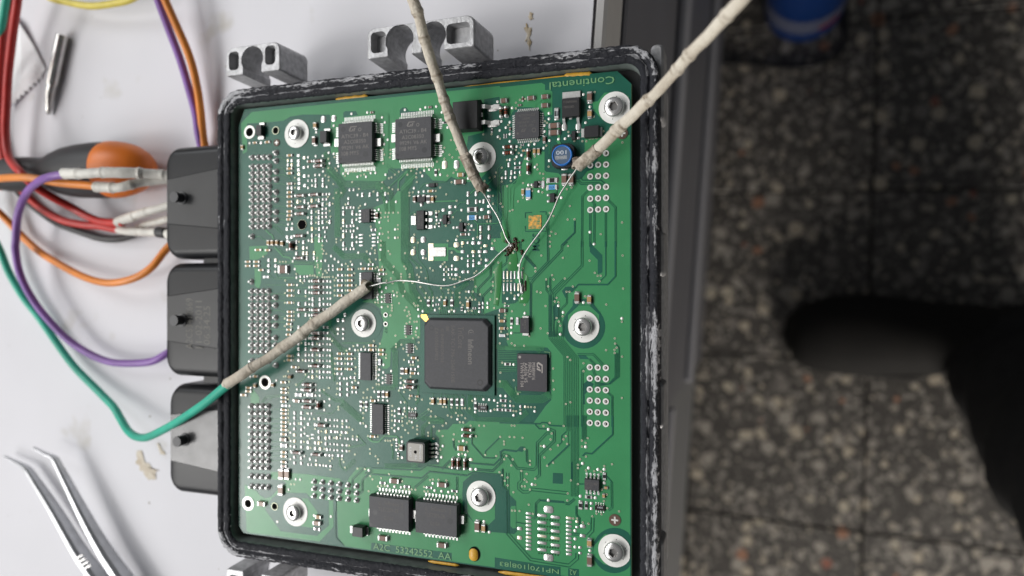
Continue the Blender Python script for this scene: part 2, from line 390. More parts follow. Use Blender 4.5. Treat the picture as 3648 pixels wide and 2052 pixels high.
def blob(pts, z, m, name, seed):
    P = [Vector((at(x, y, z).x, at(x, y, z).y)) for x, y in pts]; rnd = random.Random(len(pts) * 7 + int(pts[0][0]))
    for lv in range(3):
        Q_ = []
        for i in range(len(P)):
            a, c = P[i], P[(i + 1) % len(P)]; d = c - a
            Q_ += [a, (a + c) / 2 + Vector((-d.y, d.x)) * rnd.uniform(-.28, .28)]
        P = Q_
    mb = MB(); mb.dome([(p.x, p.y) for p in P], z, .00004, 0, .9)
    return mb
for name, m, pts in (('glue_smear', 'glue', [(486, 1608), (505, 1606), (510, 1630), (530, 1650), (545, 1668), (568, 1676), (555, 1685), (556, 1708), (540, 1709), (520, 1700), (512, 1680), (490, 1655), (482, 1650), (490, 1635)]),
                     ('glue_smear', 'glue', [(558, 1582), (568, 1582), (575, 1596), (590, 1616), (580, 1620), (566, 1608)]),
                     ('glue_smear', 'glue_old', [(1886, 42), (1900, 48), (1901, 66), (1890, 72), (1882, 62)]),
                     ('glue_smear', 'glue_old', [(1875, 80), (1880, 95), (1894, 98), (1892, 115), (1895, 150), (1888, 181), (1884, 165), (1882, 140), (1868, 148), (1876, 125), (1866, 100)])):
    mb = blob(pts, .0002, m, name, 0)
    o = obj(name, mb.mesh(name, [M[m]]), bench)
    o.matrix_parent_inverse = WL[bench.name].inverted()

# ================================================================== control unit
ZR = ZB + .0035                     # top of the housing rim
XL = at(771, 1026, ZR).x; XR = at(2347, 1026, ZR).x
YT = (at(1800, 206, ZR).y + at(1250, 268, ZR).y) / 2
YBm = (at(1000, 2013, ZR).y + at(860, 1988, ZR).y) / 2
BXL = at(850, 1026).x; BXR = at(2249, 1026).x
BYT = (at(1300, 343).y + at(2100, 266).y) / 2
BYB = (at(881, 1901).y + at(1500, 1988).y) / 2
ucx, ucy = (XL + XR) / 2, (YT + YBm) / 2
ecu = thing('control_unit', 'opened engine control unit with green circuit board in black scraped metal housing', 'control unit', (ucx, ucy, 0))

def rim_path(d, R=.0105, seg=.0007):
    """rounded rectangle at distance d inside the outer edge: list of (x, y, outward normal)"""
    r = R - d; out = []
    hw, hh = (XR - XL) / 2 - R, (YT - YBm) / 2 - R
    nx, ny, nc = int(2 * hw / seg), int(2 * hh / seg), 22
    for k, (cx, cy, L, n) in enumerate(((hw, hh, 2 * hw, nx), (-hw, hh, 2 * hh, ny), (-hw, -hh, 2 * hw, nx), (hw, -hh, 2 * hh, ny))):
        a0 = k * math.pi / 2
        for i in range(nc):
            a = a0 + math.pi / 2 * i / nc
            out.append((ucx + cx + r * math.cos(a), ucy + cy + r * math.sin(a)))
        a = a0 + math.pi / 2; t = (-math.sin(a), math.cos(a)) if False else (math.cos(a + math.pi / 2), math.sin(a + math.pi / 2))
        for i in range(n):
            s = L * i / n
            out.append((ucx + cx + r * math.cos(a) + t[0] * s, ucy + cy + r * math.sin(a) + t[1] * s))
    return out
prof = [(.15, -7.2), (.0, -6.6), (.0, -3.2), (.1, -1.4), (.2, -.55), (.55, -.10), (1.0, 0.0), (1.5, .05), (2.0, -.05), (2.4, -.45), (2.75, -.75), (3.15, -.72), (3.4, -.30), (3.7, -.12), (4.3, -.15), (4.9, -.25), (5.4, -.55), (5.75, -1.2)]
paths = [rim_path(d * mm) for d, z in prof]
n = len(paths[0]); V = []; UV = []
cum = [0.0]
for j in range(1, n): cum.append(cum[-1] + (Vector(paths[0][j]) - Vector(paths[0][j - 1])).length)
for (d, z), P in zip(prof, paths):
    for j, (x, y) in enumerate(P):
        q = Vector((x * 1000, y * 1000, z))
        a = noise.noise(q * .55) * .20 + noise.noise(q * 1.5 + Vector((9, 3, 1))) * .22
        if z < -3: a *= .25
        dz = a * (1 if z > -3 else .2)
        ox = noise.noise(q * .9 + Vector((31, 7, 5))) * .34 * (1 if z > -3 else .3)
        c = Vector((ucx - x, ucy - y)); 
        dx_ = (1 if x < ucx else -1) * ox * (abs(x - ucx) > (XR - XL) / 2 - .008)
        dy_ = (1 if y < ucy else -1) * ox * (abs(y - ucy) > (YT - YBm) / 2 - .008)
        V.append((x + dx_ * mm, y + dy_ * mm, ZR + (z + dz) * mm))
mb = MB(); F_ = []
for i in range(len(prof) - 1):
    for j in range(n):
        a = i * n + j; b_ = i * n + (j + 1) % n
        F_.append((a, b_, b_ + n, a + n))
mb.add(V, F_, 0, True)
me = mb.mesh('rim', [M['rim']])
uvl = me.uv_layers.new(name='UVMap')
for p in me.polygons:
    for li, vi in zip(p.loop_indices, p.vertices):
        i, j = divmod(vi, n)
        u = cum[j] * 1000
        if j == 0 and any(v % n == n - 1 for v in p.vertices): u = cum[-1] * 1000 + .7
        uvl.data[li].uv = (u, prof[i][0])
wa = me.attributes.new('wear', 'FLOAT', 'POINT')
for vi, v in enumerate(me.vertices):
    wa.data[vi].value = max(0.15, min(1.0, (v.co.x - (XL + .006)) / .008)) if abs(v.co.y - ucy) < (YT - YBm) / 2 - .009 else 1.0
rim = obj('rim', me, ecu)

# inner wall, tray floor and outer shell
mb = MB()
def ring_at(d, z): return [(x, y, z) for x, y in rim_path(d * mm, seg=.01)]
mb.rings([ring_at(5.72, ZR - .0011), ring_at(5.95, ZB - .0005), ring_at(6.05, ZB - .004)], 0, True, False, False)
obj('inner_wall', mb.mesh('inner_wall', [M['wall']]), ecu)
mb = MB(); P = rim_path(.0058, seg=.01); mb.add([(x, y, ZB - .0035) for x, y in P], [tuple(range(len(P)))], 0)
obj('tray_floor', mb.mesh('tray_floor', [M['cavity']]), ecu)
mb = MB(); mb.rings([ring_at(.9, .0005), ring_at(.45, .003), ring_at(.35, ZR - .0074)], 0, True, True, True)
obj('outer_shell', mb.mesh('outer_shell', [M['alu']]), ecu)
for y0, y1 in ((155, 432), (820, 985), (1362, 1530), (1925, 2120)):
    a = at(2364, y0, ZR - .004); c = at(2364, y1, ZR - .004)
    mb = MB(); mb.poly(rrect((XR + a.x) / 2 - .0015, (a.y + c.y) / 2, (a.x - XR) + .003, a.y - c.y, .0016), ZR - .013, ZR - .0038, 0, .0007)
    obj('side_lug', mb.mesh('side_lug', [M['alu_in']]), ecu)

# ---- mounting brackets
def bracket(corners, hooks, pockets, zt, depth, mirror=False):
    f = (lambda x, y: (x, y)) if not mirror else (lambda x, y: (x, 2 * ucy - y))
    TL, TR, BR, BL = [at(x, y, zt) for x, y in corners]
    x0 = (TL.x + BL.x) / 2; x1 = (TR.x + BR.x) / 2
    y1 = (TL.y + TR.y) / 2; y0 = (BL.y + BR.y) / 2
    r = .0030; pts = []
    def arc(cx, cy, rad, a0, a1, nn=6):
        for i in range(nn + 1):
            a = math.radians(a0 + (a1 - a0) * i / nn); pts.append((cx + rad * math.cos(a), cy + rad * math.sin(a)))
    # outline anticlockwise starting bottom-left, hooks open downwards
    arc(x0 + .0008, y0 + .0008, .0008, 180, 270, 3)
    hs = []
    for (hx, hy, hr) in hooks:
        c = at(hx, hy, zt); e = at(hx + hr, hy, zt); rad = (e.x - c.x) * 1.16
        hs.append((c.x, y0 + (y1 - y0) * .52, rad))
        pts.append((c.x - rad * .86, y0))
        arc(c.x, y0 + (y1 - y0) * .50, rad, 212, -32, 18)
        pts.append((c.x + rad * .86, y0))
    arc(x1 - .0008, y0 + .0008, .0008, 270, 360, 3)
    arc(x1 - r, y1 - r, r, 0, 90, 6)
    arc(x0 + r, y1 - r, r, 90, 180, 6)
    base = [(x, y) for x, y in pts]
    cx, cy = (x0 + x1) / 2, (y0 + y1) / 2
    mb = MB()
    def lvl(z, k):
        return [(*f(x + (x - cx) * k * .02, y + (y - cy) * k * .04), z) for x, y in base]
    rs = [lvl(zt - depth, 1.4), lvl(zt - .0007, 0.0), [(*f(x + (cx - x) * .010, y + (cy - y) * .018), zt - .00018) for x, y in base], [(*f(x + (cx - x) * .028, y + (cy - y) * .05), zt) for x, y in base]]
    if mirror: rs = [list(reversed(r_)) for r_ in rs]
    nn = len(base)
    mb.rings(rs, 0, False, False, False)
    # top face by ear clipping with pockets left as raised walls round dark recesses
    import mathutils.geometry as mg
    loops = [[Vector(p) for p in rs[3]]]
    pk = []
    for (px0, py0, px1, py1) in pockets:
        a = at(px0, (py0 + py1) / 2, zt); c = at(px1, (py0 + py1) / 2, zt); d = at((px0 + px1) / 2, py0, zt); e = at((px0 + px1) / 2, py1, zt)
        q = rrect((a.x + c.x) / 2, (d.y + e.y) / 2, c.x - a.x, d.y - e.y, .0016, 4)
        q = [f(x, y) for x, y in q]
        pk.append(ccw(q)); loops.append([Vector((x, y, zt)) for x, y in reversed(ccw(q))])
    flat = [tuple(v) for l in loops for v in l]
    tris = mg.tessellate_polygon(loops)
    fixed = []
    for t in tris:
        A, B_, C_ = (Vector(flat[i]) for i in t)
        fixed.append(t if (B_ - A).cross(C_ - A).z > 0 else (t[0], t[2], t[1]))
    mb.add(flat, fixed, 0)
    for q in pk:
        qi = inset(q, .0005)
        mb.rings([[(x, y, zt - .0035) for x, y in qi], [(x, y, zt) for x, y in q]], 1, False, False, False)
        mb.f[-len(q):] = [tuple(reversed(t)) for t in mb.f[-len(q):]]
        mb.add([(x, y, zt - .0035) for x, y in qi], [tuple(range(len(qi)))], 1)
    return mb
ZK = ZB + .0010
mb = bracket([(804, 171), (996, 147), (998, 252), (806, 270)], [(898, 213, 35)], [(815, 184, 851, 250), (944, 162, 981, 230)], ZK, .0165)
obj('mounting_bracket', mb.mesh('mounting_bracket', [M['alu'], M['alu_in']]), ecu)
mb = bracket([(1304, 100), (1690, 53), (1692, 166), (1310, 209)], [(1421, 152, 45), (1543, 132, 42)], [(1321, 113, 1374, 188), (1590, 81, 1675, 154)], ZK, .0165)
obj('mounting_bracket', mb.mesh('mounting_bracket', [M['alu'], M['alu_in']]), ecu)
mb = bracket([(804, 171), (996, 147), (998, 252), (806, 270)], [(898, 213, 35)], [(815, 184, 851, 250), (944, 162, 981, 230)], ZK, .0165, True)
obj('mounting_bracket', mb.mesh('mounting_bracket', [M['alu'], M['alu_in']]), ecu)
# foot web joining brackets to the shell
for x0, x1, ya, s in ((800, 1090, 300, 1), (1306, 1740, 240, 1), (800, 1090, 300, -1)):
    a = at(x0 + 40, ya, ZB - .009); c = at(x1 - 20, ya, ZB - .009)
    yy0, yy1 = YT - .001, YT + .0035
    if s < 0: yy0, yy1 = YBm - .0035, YBm + .001
    mb = MB(); mb.box(a.x, c.x, yy0, yy1, ZB - .0115, ZB - .0088, 0, .0005)
    obj('bracket_web', mb.mesh('bracket_web', [M['alu']]), ecu)

# ---- plug housings on the far side
ZC = ZB - .0035
for ci, (x0, y0, y1, pin, side) in enumerate(((595, 519, 921, (648, 706), 0), (595, 937, 1342, (648, 1140), 0), (608, 1372, 1762, (658, 1566), 1))):
    a = at(x0, y0, ZC); c = at(x0, y1, ZC); xe = XL + .0008
    ya, yb = at(720, y0 - 2, ZC).y, at(720, y1 + 2, ZC).y
    ya = (a.y + ya) / 2; yb = (c.y + yb) / 2
    xa = a.x; w = xe - xa; R = .0042
    secs = []
    # cross-section across y with rounded shoulders, swept along x with rounded front corners
    def sect(x, ins):
        pr = []
        yt, yb_ = ya - ins, yb + ins
        for k in range(7):
            t = math.pi / 2 * k / 6
            pr.append((x, yb_ + R * (1 - math.cos(t)) * .9, ZC - R * (1 - math.sin(t))))
        for k in range(7):
            t = math.pi / 2 * (1 - k / 6)
            pr.append((x, yt - R * (1 - math.cos(t)) * .9, ZC - R * (1 - math.sin(t))))
        pr.append((x, yt, .0015)); pr.append((x, yb_, .0015))
        return pr
    for k in range(7):
        t = math.pi / 2 * k / 6
        secs.append(sect(xa + R * (1 - math.cos(t)), R * (1 - math.sin(t))))
    secs.append(sect(xe, 0))
    mb = MB(); mb.rings(secs, 0, True, True, True)
    for fi, f_ in enumerate(mb.f):
        if len(f_) > 4: mb.s[fi] = False
    body = obj('plug_housing', mb.mesh('plug_housing', [M['conn']]), ecu)
    mod = body.modifiers.new('e', 'EDGE_SPLIT'); mod.split_angle = math.radians(40)
    # raised keel plate that widens towards the rim
    ym = (ya + yb) / 2; h = (ya - yb) / 2
    up = .52 if not side else .56; lo = .42 if not side else .45
    pts = [(xa + .0002, ym + h * up * .80), (xe, ym + h * up * 1.12), (xe, ym - h * lo * 1.22), (xa + .0002, ym - h * lo * .90)]
    mb = MB(); mb.poly(pts, ZC - .0005, ZC + .0004, 0, .00025)
    obj('keel_plate', mb.mesh('keel_plate', [M['conn_pl'] if not side else mat('glare_toned_facet', (.07, .07, .072), .32, .2, var=.35, vscale=160, bump=.15, bscale=500)]), body)  # third plug's facet has lamp glare put into its paler colour
    p = at(pin[0], pin[1], ZC + .0004)
    mb = MB(); mb.cyl((0, 0), .0019, 0, .0030, 0, 24); mb.cyl((0, 0), .0026, 0, .0004, 0, 24)
    mb.cyl((0, 0), .0021, .0029, .0042, 0, 24)
    obj('key_post', mb.mesh('key_post', [M['conn_post']]), body, (p.x, p.y, ZC + .0004))
    if ci == 1: plug2 = body
    if ci < 2:
        g0 = at(700, y1 + 5, ZC - .004); 
        mb = MB(); mb.box(at(702, y1, ZC).x, xe, yb - .0022, yb + .0002, .0015, ZC - .0035)
        obj('rib', mb.mesh('rib', [M['conn']]), body)

# ================================================================== circuit board
brd = MB()
ch = .004
bp = [(BXL, BYB + ch * .6), (BXL + ch * .6, BYB), (BXR - ch * .6, BYB), (BXR, BYB + ch * .6), (BXR, BYT - ch * 1.1), (BXR - ch * 1.1, BYT), (BXL + ch * .7, BYT), (BXL, BYT - ch * 1.6)]
brd.poly(bp, ZB - .0016, ZB, 0)
edge = mat('board_edge_glass_fibre', (.20, .21, .09), .6)
bme = brd.mesh('circuit_board', [M['mask_dark'], edge])
for p in bme.polygons:
    if abs(p.normal.z) < .5: p.material_index = 1
board = obj('circuit_board', bme, ecu, (0, 0, 0))
def clampb(x, y):
    return (min(max(x, BXL + .0004), BXR - .0003), min(max(y, BYB + .0004), BYT - .0004))
# ---- copper areas under the green lacquer
LEV = [0]
def pour(t, s, dark=False, lev=1, name=None):
    pts = [px(t, *map(float, q.split(','))) for q in s.split()]
    P = []
    for x, y in pts:
        w = at(x, y); P.append(clampb(w.x, w.y))
    mb = MB(); P = ccw(P)
    LEV[0] += 1; z1 = ZB + lev * .000028 + LEV[0] * .00000035
    import mathutils.geometry as mg
    tr = mg.tessellate_polygon([[Vector((x, y, 0)) for x, y in P]])
    vs = [(x, y, z1) for x, y in P]; fs = []
    for t_ in tr:
        A, B_, C_ = (Vector(vs[i]) for i in t_)
        fs.append(t_ if (B_ - A).cross(C_ - A).z > 0 else (t_[0], t_[2], t_[1]))
    mb.add(vs, fs, 0)
    m_ = len(P)
    mb.add(vs + [(x, y, ZB - .00002) for x, y in P], [(j, m_ + j, m_ + (j + 1) % m_, (j + 1) % m_) for j in range(m_)], 0)
    nm = name or ('copper_clearance' if dark else 'copper_pour')
    return obj(nm, mb.mesh(nm, [M['mask_dark' if dark else 'mask_light']]), board)

pour('S', '897,399 1780,306 1793,342 1725,354 1725,471 1668,485 1652,600 1651,648 1607,629 1589,645 1542,643 1514,613 1490,594 1440,600 1385,600 1375,640 1360,645 1230,643 1213,620 1213,560 1180,545 1175,500 1180,430 1175,408 1080,408 1035,415 1010,430 940,437 880,440 880,540 866,548 858,440')
pour('S', '2083,490 2245,480 2245,2080 1780,2060 1300,1990 1230,1950 1205,1915 1200,1790 1245,1700 1275,1665 1499,1668 1520,1655 1565,1655 1565,1562 1551,1546 1556,1532 1596,1530 1614,1510 1659,1510 1673,1499 1900,1508 1945,1445 1964,1425 1964,1255 1950,1238 1812,1234 1804,1215 1815,1200 1790,1095 1725,1118 1725,1060 1690,1040 1690,985 1745,930 1778,900 1750,880 1750,850 1788,848 1788,820 1795,660 1838,655 1880,610 1905,560 1928,545 1928,590 1945,612 1989,617 2000,629 2060,640 2073,636 2092,610 2115,603 2132,563 2083,545')
pour('S', '1330,740 1394,714 1417,681 1427,681 1428,925 1445,945 1450,1000 1480,1060 1497,1110 1497,1205 1425,1208 1393,1245 1390,1305 1378,1314 1362,1312 1365,1285 1345,1250 1362,1200 1370,1160 1355,1100 1330,1080 1290,1075 1330,1060 1352,980 1345,860')
pour('S', '1048,944 1116,944 1118,978 1068,980 1048,960')
pour('R', '560,60 740,160 790,220 870,270 960,250 1080,120 1200,40 1250,100 1480,110 1560,80 1905,290 1910,700 1700,925 640,835 590,760')
pour('R', '880,400 980,260 1100,180 1500,190 1560,260 1840,300 1840,680 1660,840 1110,770 870,440', True, 2)
pour('R', '1440,270 1520,270 1670,480 1600,720 1420,690', False, 3)
pour('S', '965,1680 1100,1690 1210,1705 1220,1718 1135,1722 1110,1735 1040,1740 1010,1712 968,1706')
pour('S', '1120,845 1150,845 1150,915 1145,985 1128,985 1120,925')
pour('S', '888,878 955,875 952,905 918,925 890,925')
pour('S', '907,955 931,962 930,1005 924,1028 908,1020')
pour('S', '893,1387 905,1390 924,1415 924,1440 893,1438')
pour('E', '795,1395 1095,1395 1095,1449 1095,1660 795,1660')
pour('C', '0,390 640,320 690,350 690,430 770,430 800,460 800,800 690,830 640,740 560,690 240,690 160,830 100,700 0,640')
pour('C', '1410,610 1490,600 1590,470 1700,465 1960,520 1960,900 1700,950 1560,880 1430,740', False, 1)
pour('F', '1250,1150 1285,1100 1500,900 1520,960 1640,960', False, 1) if False else None
pour('F', '380,60 480,0 560,0 560,260 480,300 420,330 300,480 240,500', False, 1)
pour('E', '1330,0 1660,0 1700,290 1600,400 1590,460 1330,460', False, 1)
pour('E', '2270,0 2557,0 2557,330 2300,330', False, 1)
# darker openings in the big pour
pour('P', '1490,20 1640,-110 2070,-90 2080,72 2150,160 2160,800 1920,780 1660,640 1490,460 1478,200', True, 2)
pour('P', '1555,240 1975,240 1975,580 1860,690 1660,635 1560,490', False, 3)
pour('Q', '130,190 250,310 255,700 265,770 215,815 150,800', True, 2)
pour('Q', '165,420 180,385 245,385 250,720 205,725 165,690', False, 3)
pour('S', '1788,972 1805,955 1833,980 1833,1005 1860,1020 1862,1060 1835,1080 1800,1085 1788,1080', True, 2)
def disc_px(t, cx, cy, r, n=28, a0=0, a1=360):
    return ' '.join('%.1f,%.1f' % (cx + r * math.cos(math.radians(a0 + (a1 - a0) * i / n)), cy + r * math.sin(math.radians(a0 + (a1 - a0) * i / n)) * 1.03) for i in range(n + (a1 - a0 < 360)))
pour('I', disc_px('I', 1277, 1293, 326), True, 2)
pour('I', '1040,1110 1190,970 1360,970 1510,1110 1510,1300 1040,1300', False, 3)
pour('I', '1110,880 1420,870 1430,960 1530,1080 1520,1120 1380,985 1380,920 1215,920 1190,985 1040,1120 985,1160 1030,1080 1110,980', True, 4)
pour('Q', disc_px('Q', 1745, 1060, 335), True, 2)
pour('Q', '1430,990 1600,810 1745,830 1745,1290 1580,1270 1420,1130', False, 3)
pour('G', disc_px('G', 2200, 1240, 285), True, 2)
pour('P', '100,942 1318,1098 1318,1212 92,1048', True, 2)
pour('P', '1972,1165 2557,1255 2557,1410 1972,1315', True, 2)
pour('Q', '0,1207 925,1310 925,1449 0,1365', True, 2)
pour('Q', '1040,1330 1205,1345 1205,1470 1040,1450', True, 2)
pour('O', '810,870 960,880 960,1040 805,1030', True, 2)
pour('I', '1370,0 1430,80 1560,210 1560,470 1490,500 1490,280 1370,160', True, 2)
pour('I', '945,755 1000,690 1105,685 1150,690 1090,765 1020,800 1000,860', True, 2)
pour('I', '810,990 880,920 895,980 895,1180 825,1210', True, 2)
pour('L', '1270,800 1340,745 1430,800 1400,850 1290,960 1300,1110 1270,1110', True, 2)
pour('L', '1190,365 1310,370 1360,425 1220,420', True, 2)
pour('O', '255,535 315,470 390,475 345,555', True, 2)
pour('O', '1085,715 1112,700 1112,960 1085,980', True, 2)
pour('Q', '610,285 735,290 975,310 1000,345 760,330 610,310', True, 2)
pour('B', '360,560 400,525 460,525 500,580 640,580 640,640 360,640', True, 2)
pour('A', '1890,600 1920,580 2080,580 2110,640 1890,680', True, 2)
pour('A', '2360,670 2557,640 2557,1180 2470,1190 2470,960 2360,940', True, 2) if False else None

# ---- tracks: light ribbons on the dark lacquer, dark seams in the pour
LT = MB(); DK = MB()
RB = [0]
def ribbon(mb, pts, w, z):
    RB[0] += 1; z += (RB[0] % 40) * .0000005
    P = [Vector((p.x, p.y)) for p in pts]
    n_ = len(P); L_ = []; R_ = []
    for i in range(n_):
        d = (P[min(i + 1, n_ - 1)] - P[max(i - 1, 0)]).normalized()
        q = Vector((-d.y, d.x)) * (w / 2)
        a = clampb(P[i].x + q.x, P[i].y + q.y); c = clampb(P[i].x - q.x, P[i].y - q.y)
        L_.append((*a, z)); R_.append((*c, z))
    mb.add(L_ + R_, [(n_ + i, n_ + i + 1, i + 1, i) for i in range(n_ - 1)], 0)
def offs(pts, d):
    P = [Vector((p.x, p.y)) for p in pts]; out = []
    for i in range(len(P)):
        e1 = (P[i] - P[i - 1]).normalized() if i else (P[1] - P[0]).normalized()
        e2 = (P[i + 1] - P[i]).normalized() if i < len(P) - 1 else e1
        n1 = Vector((-e1.y, e1.x)); n2 = Vector((-e2.y, e2.x)); k = max(.5, 1 + n1.dot(n2))
        out.append(P[i] + (n1 + n2) * (d / k))
    return out
def pts_of(t, s): return [at(*px(t, *map(float, q.split(',')))) for q in s.split()]
def tr(t, s, n=1, pitch=.34, w=.15):
    P = pts_of(t, s)
    for i in range(n):
        ribbon(LT, offs(P, (i - (n - 1) / 2) * pitch * mm), w * mm, ZB + .00014)
def dk(t, s, w=.22, gap=0.45):
    P = pts_of(t, s)
    if gap:
        for sgn in (-1, 1): ribbon(DK, offs(P, sgn * gap / 2 * mm), w * .7 * mm, ZB + .000165)
    else: ribbon(DK, P, w * (.62 if w > .3 else .9) * mm, ZB + .000165)

tr('E', '560,250 500,330 500,470 430,560 430,1449', 12, .25, .11)
tr('H', '430,0 430,290 500,400 540,600 560,760 700,950 780,1100', 12, .25, .11)
tr('H', '100,0 110,290 330,520 400,760 620,1000 680,1060', 7, .33, .13)
tr('E', '0,500 90,520 230,640 250,920', 4, .5, .16)
tr('E', '0,545 60,600 140,760 160,920', 3, .5, .16)
tr('E', '200,540 470,290', 1, .3, .25); tr('E', '338,570 340,450 480,300', 1, .3, .45); tr('E', '380,580 600,360', 2, .7, .4)
tr('D', '1600,20 1650,80 1650,230 1930,500 2440,480 2557,600', 5, .4, .16)
tr('D', '1640,280 1800,440 1900,590 1840,690', 6, .30, .12)
tr('D', '1790,560 1800,900 1800,1300', 9, .26, .11)
tr('G', '1740,80 1900,230 2200,220 2300,330 2480,560', 9, .24, .10)
tr('D', '2160,560 2420,540 2500,620 2510,760 2557,800', 3, .4, .16)
tr('D', '920,90 950,90 1000,130 1040,130'); tr('D', '900,240 970,250 1110,440 1190,440'); tr('D', '720,370 990,350 1040,380')
for y in (490, 690, 830, 940, 1030, 1110): tr('D', '830,%d 960,%d 1020,%d' % (y, y, y + 20))
tr('D', '550,1290 630,1290 690,1345 760,1345'); tr('D', '710,1190 770,1250 810,1270 830,1330', 1, .3, .5)
tr('D', '820,1110 980,1260', 2, .8)
tr('G', '850,90 980,230 1080,250 1110,300', 1, .3, .6); tr('G', '900,100 1000,190 1120,190', 1)
tr('G', '700,330 760,490 830,570 1000,575 1290,560'); tr('G', '860,470 900,550 1150,550', 1, .3, .25)
tr('G', '880,320 1420,325 1500,360', 2, .5, .2)
for y in (662, 795, 900, 1050, 1140, 1225, 1335): tr('G', '700,%d 940,%d 1010,%d' % (y, y, y + (30 if y in (795, 1050) else 0)))
for y in (700, 830, 900, 1010, 1080): tr('G', '1120,%d 1370,%d' % (y, y))
tr('J', '1650,40 1870,280 1960,295', 6, .30, .12); tr('J', '1870,180 2330,180', 2, .4)
tr('J', '1860,1080 2180,1360', 7, .4, .14); tr('J', '1760,1050 1900,1050', 5, .3, .1); tr('J', '1540,890 1760,1050', 3, .35, .12)
tr('J', '830,1180 940,1180'); tr('J', '650,1090 720,1000 960,970', 2, .6); tr('J', '700,1110 820,1000 960,995', 1)
for y in (60, 130, 200, 260, 400, 480, 545, 620, 690): tr('M', '800,%d 930,%d' % (y, y - 10))
tr('J', '1480,1245 1710,1250 1820,1150', 1); tr('J', '1700,320 1760,760', 3, .4) ; tr('J', '1450,470 1330,680 1180,840', 1, .3, .3)
tr('J', '1730,400 1790,430', 1); tr('M', '1830,620 1840,760 1900,830', 2, .35); tr('M', '1910,830 2070,680', 4, .45, .13)
tr('M', '1960,490 2230,440', 2, .4); tr('M', '2100,290 2230,440', 1, .3, .2)
tr('M', '2300,300 2310,370 2340,405 2420,405 2520,310', 1, .3, .45)
tr('N', '40,330 90,390 210,400 300,310 490,320 520,370 525,470', 1, .3, .5)
tr('N', '880,340 880,180 980,95 1200,95', 5, .3, .11); tr('N', '1010,400 1010,170', 2, .35); tr('N', '400,430 430,560 420,660', 2, .35)
tr('N', '300,760 700,765 830,690', 5, .32, .11) ; tr('N', '720,820 800,750', 4, .4, .12)
tr('K', '230,300 370,170 600,140', 8, .24, .10); tr('K', '290,290 290,850', 10, .24, .10); tr('K', '0,860 290,860', 5, .3, .1)
tr('K', '330,900 470,1080 480,1380', 1); tr('K', '640,820 640,1060 600,1110', 2, .4)
tr('K', '700,1360 720,1320 950,1330 1040,1370', 5, .3, .1); tr('K', '500,1430 810,1190', 2, .8)
for x in (865, 990): tr('K', '%d,940 %d,1010' % (x, x))
for i, x in enumerate((1040, 1080, 1120, 1160, 1200, 1290)): tr('K', '%d,960 %d,1010 %d,1200 %d,1260' % (x, x + 60, x + 70, x + 120))
tr('K', '1430,960 1430,1200 1540,1340 2150,1350 2300,1220', 5, .36, .12)
tr('K', '1560,960 1570,1050', 4, .7, .12)
for k in range(14): tr('L', '-20,%d 110,%d 260,%d' % (255 + k * 27, 255 + k * 27, 262 + k * 26))
tr('K', '1810,230 1990,260 2557,262', 5, .3, .1); tr('L', '80,250 560,255 620,320', 5, .3, .11)
tr('K', '1820,800 1930,800 2130,1020', 7, .34, .12); tr('L', '0,800 80,800 270,1030 640,1030 770,960', 8, .34, .12)
tr('L', '700,930 740,960 770,1000', 6, .3, .1); tr('L', '750,600 750,900', 4, .4, .13)
tr('L', '290,200 560,60', 1) if False else None
tr('H', '960,1110 970,1060 1000,1040', 1)
for k in range(8): tr('H', '%d,1110 %d,1050 %d,%d' % (965 + k * 28, 965 + k * 28, 990 + k * 26, 960 - 30 * (k % 3)))
for x in (1400, 1460, 1500, 1530, 1620): tr('H', '%d,1110 %d,1090 %d,1030' % (x + 30, x + 10, x))
tr('H', '1220,1000 1230,760 1400,620', 5, .35, .12); tr('H', '680,700 770,830 850,1060', 2, .5); tr('H', '790,690 850,770 850,1060', 2, .4)
tr('H', '1000,720 1100,720 1140,760 1140,860', 1); tr('H', '970,680 970,730 1020,800 1020,880', 1); tr('H', '630,0 630,250 760,420 790,540 790,680', 1); tr('H', '510,0 510,250 700,420', 2, .5)
tr('H', '1100,110 1190,110 1240,155 1290,160', 1, .3, .9); tr('H', '1395,20 1480,110 1480,150'); tr('H', '1320,257 1480,260 1480,290'); tr('H', '1510,350 1530,375 1650,375')
tr('H', '1270,590 1220,530'); tr('H', '1500,570 1500,690 1450,780 1500,880', 2, .4)
tr('E', '870,760 1225,748', 1, .3, .45); tr('E', '1280,770 1370,768'); tr('E', '1225,835 1280,770'); tr('E', '1140,990 1230,890 1300,888'); tr('E', '1480,1040 1545,1100 1840,1090 1920,990 1920,520 2070,490 2280,290', 1, .3, .25)
tr('E', '1545,1100 1540,1290', 1, .3, .3); tr('E', '1845,920 1845,260 1910,190', 1); tr('E', '1870,360 1870,600 1890,650 1890,780', 1, .3, .25); tr('E', '1870,360 1975,230 1975,140'); tr('E', '1670,520 1800,390', 1, .3, .25); tr('E', '1430,640 1510,570', 1, .3, .25)
tr('E', '640,590 730,490 1060,460 1140,380', 1); tr('E', '500,970 560,920 600,920'); tr('E', '500,600 500,1380 530,1415 600,1415', 1); tr('E', '540,560 580,555'); tr('E', '610,1340 670,1337')
tr('E', '1975,540 1975,900 1960,1040 1960,1250', 1, .3, 1.2); tr('E', '2080,540 2060,860', 1, .3, .8)
tr('E', '1220,1340 1400,1335 1470,1322'); tr('E', '1717,1200 1717,1290', 1)
tr('E', '2300,350 2130,500 2060,560 2060,860', 3, .5, .2)
tr('B', '150,1390 340,1560', 2, .8, .2); tr('B', '0,630 170,625 190,650 190,1300', 2, .5, .15)
tr('C', '750,900 755,1400', 1); tr('C', '900,1000 900,1180', 1, .3, .8); tr('C', '880,1190 920,1260', 1, .3, 1.0)
tr('C', '530,700 535,640 600,600 640,560', 1, .3, .9); tr('C', '640,1000 715,1010 720,1110', 1)
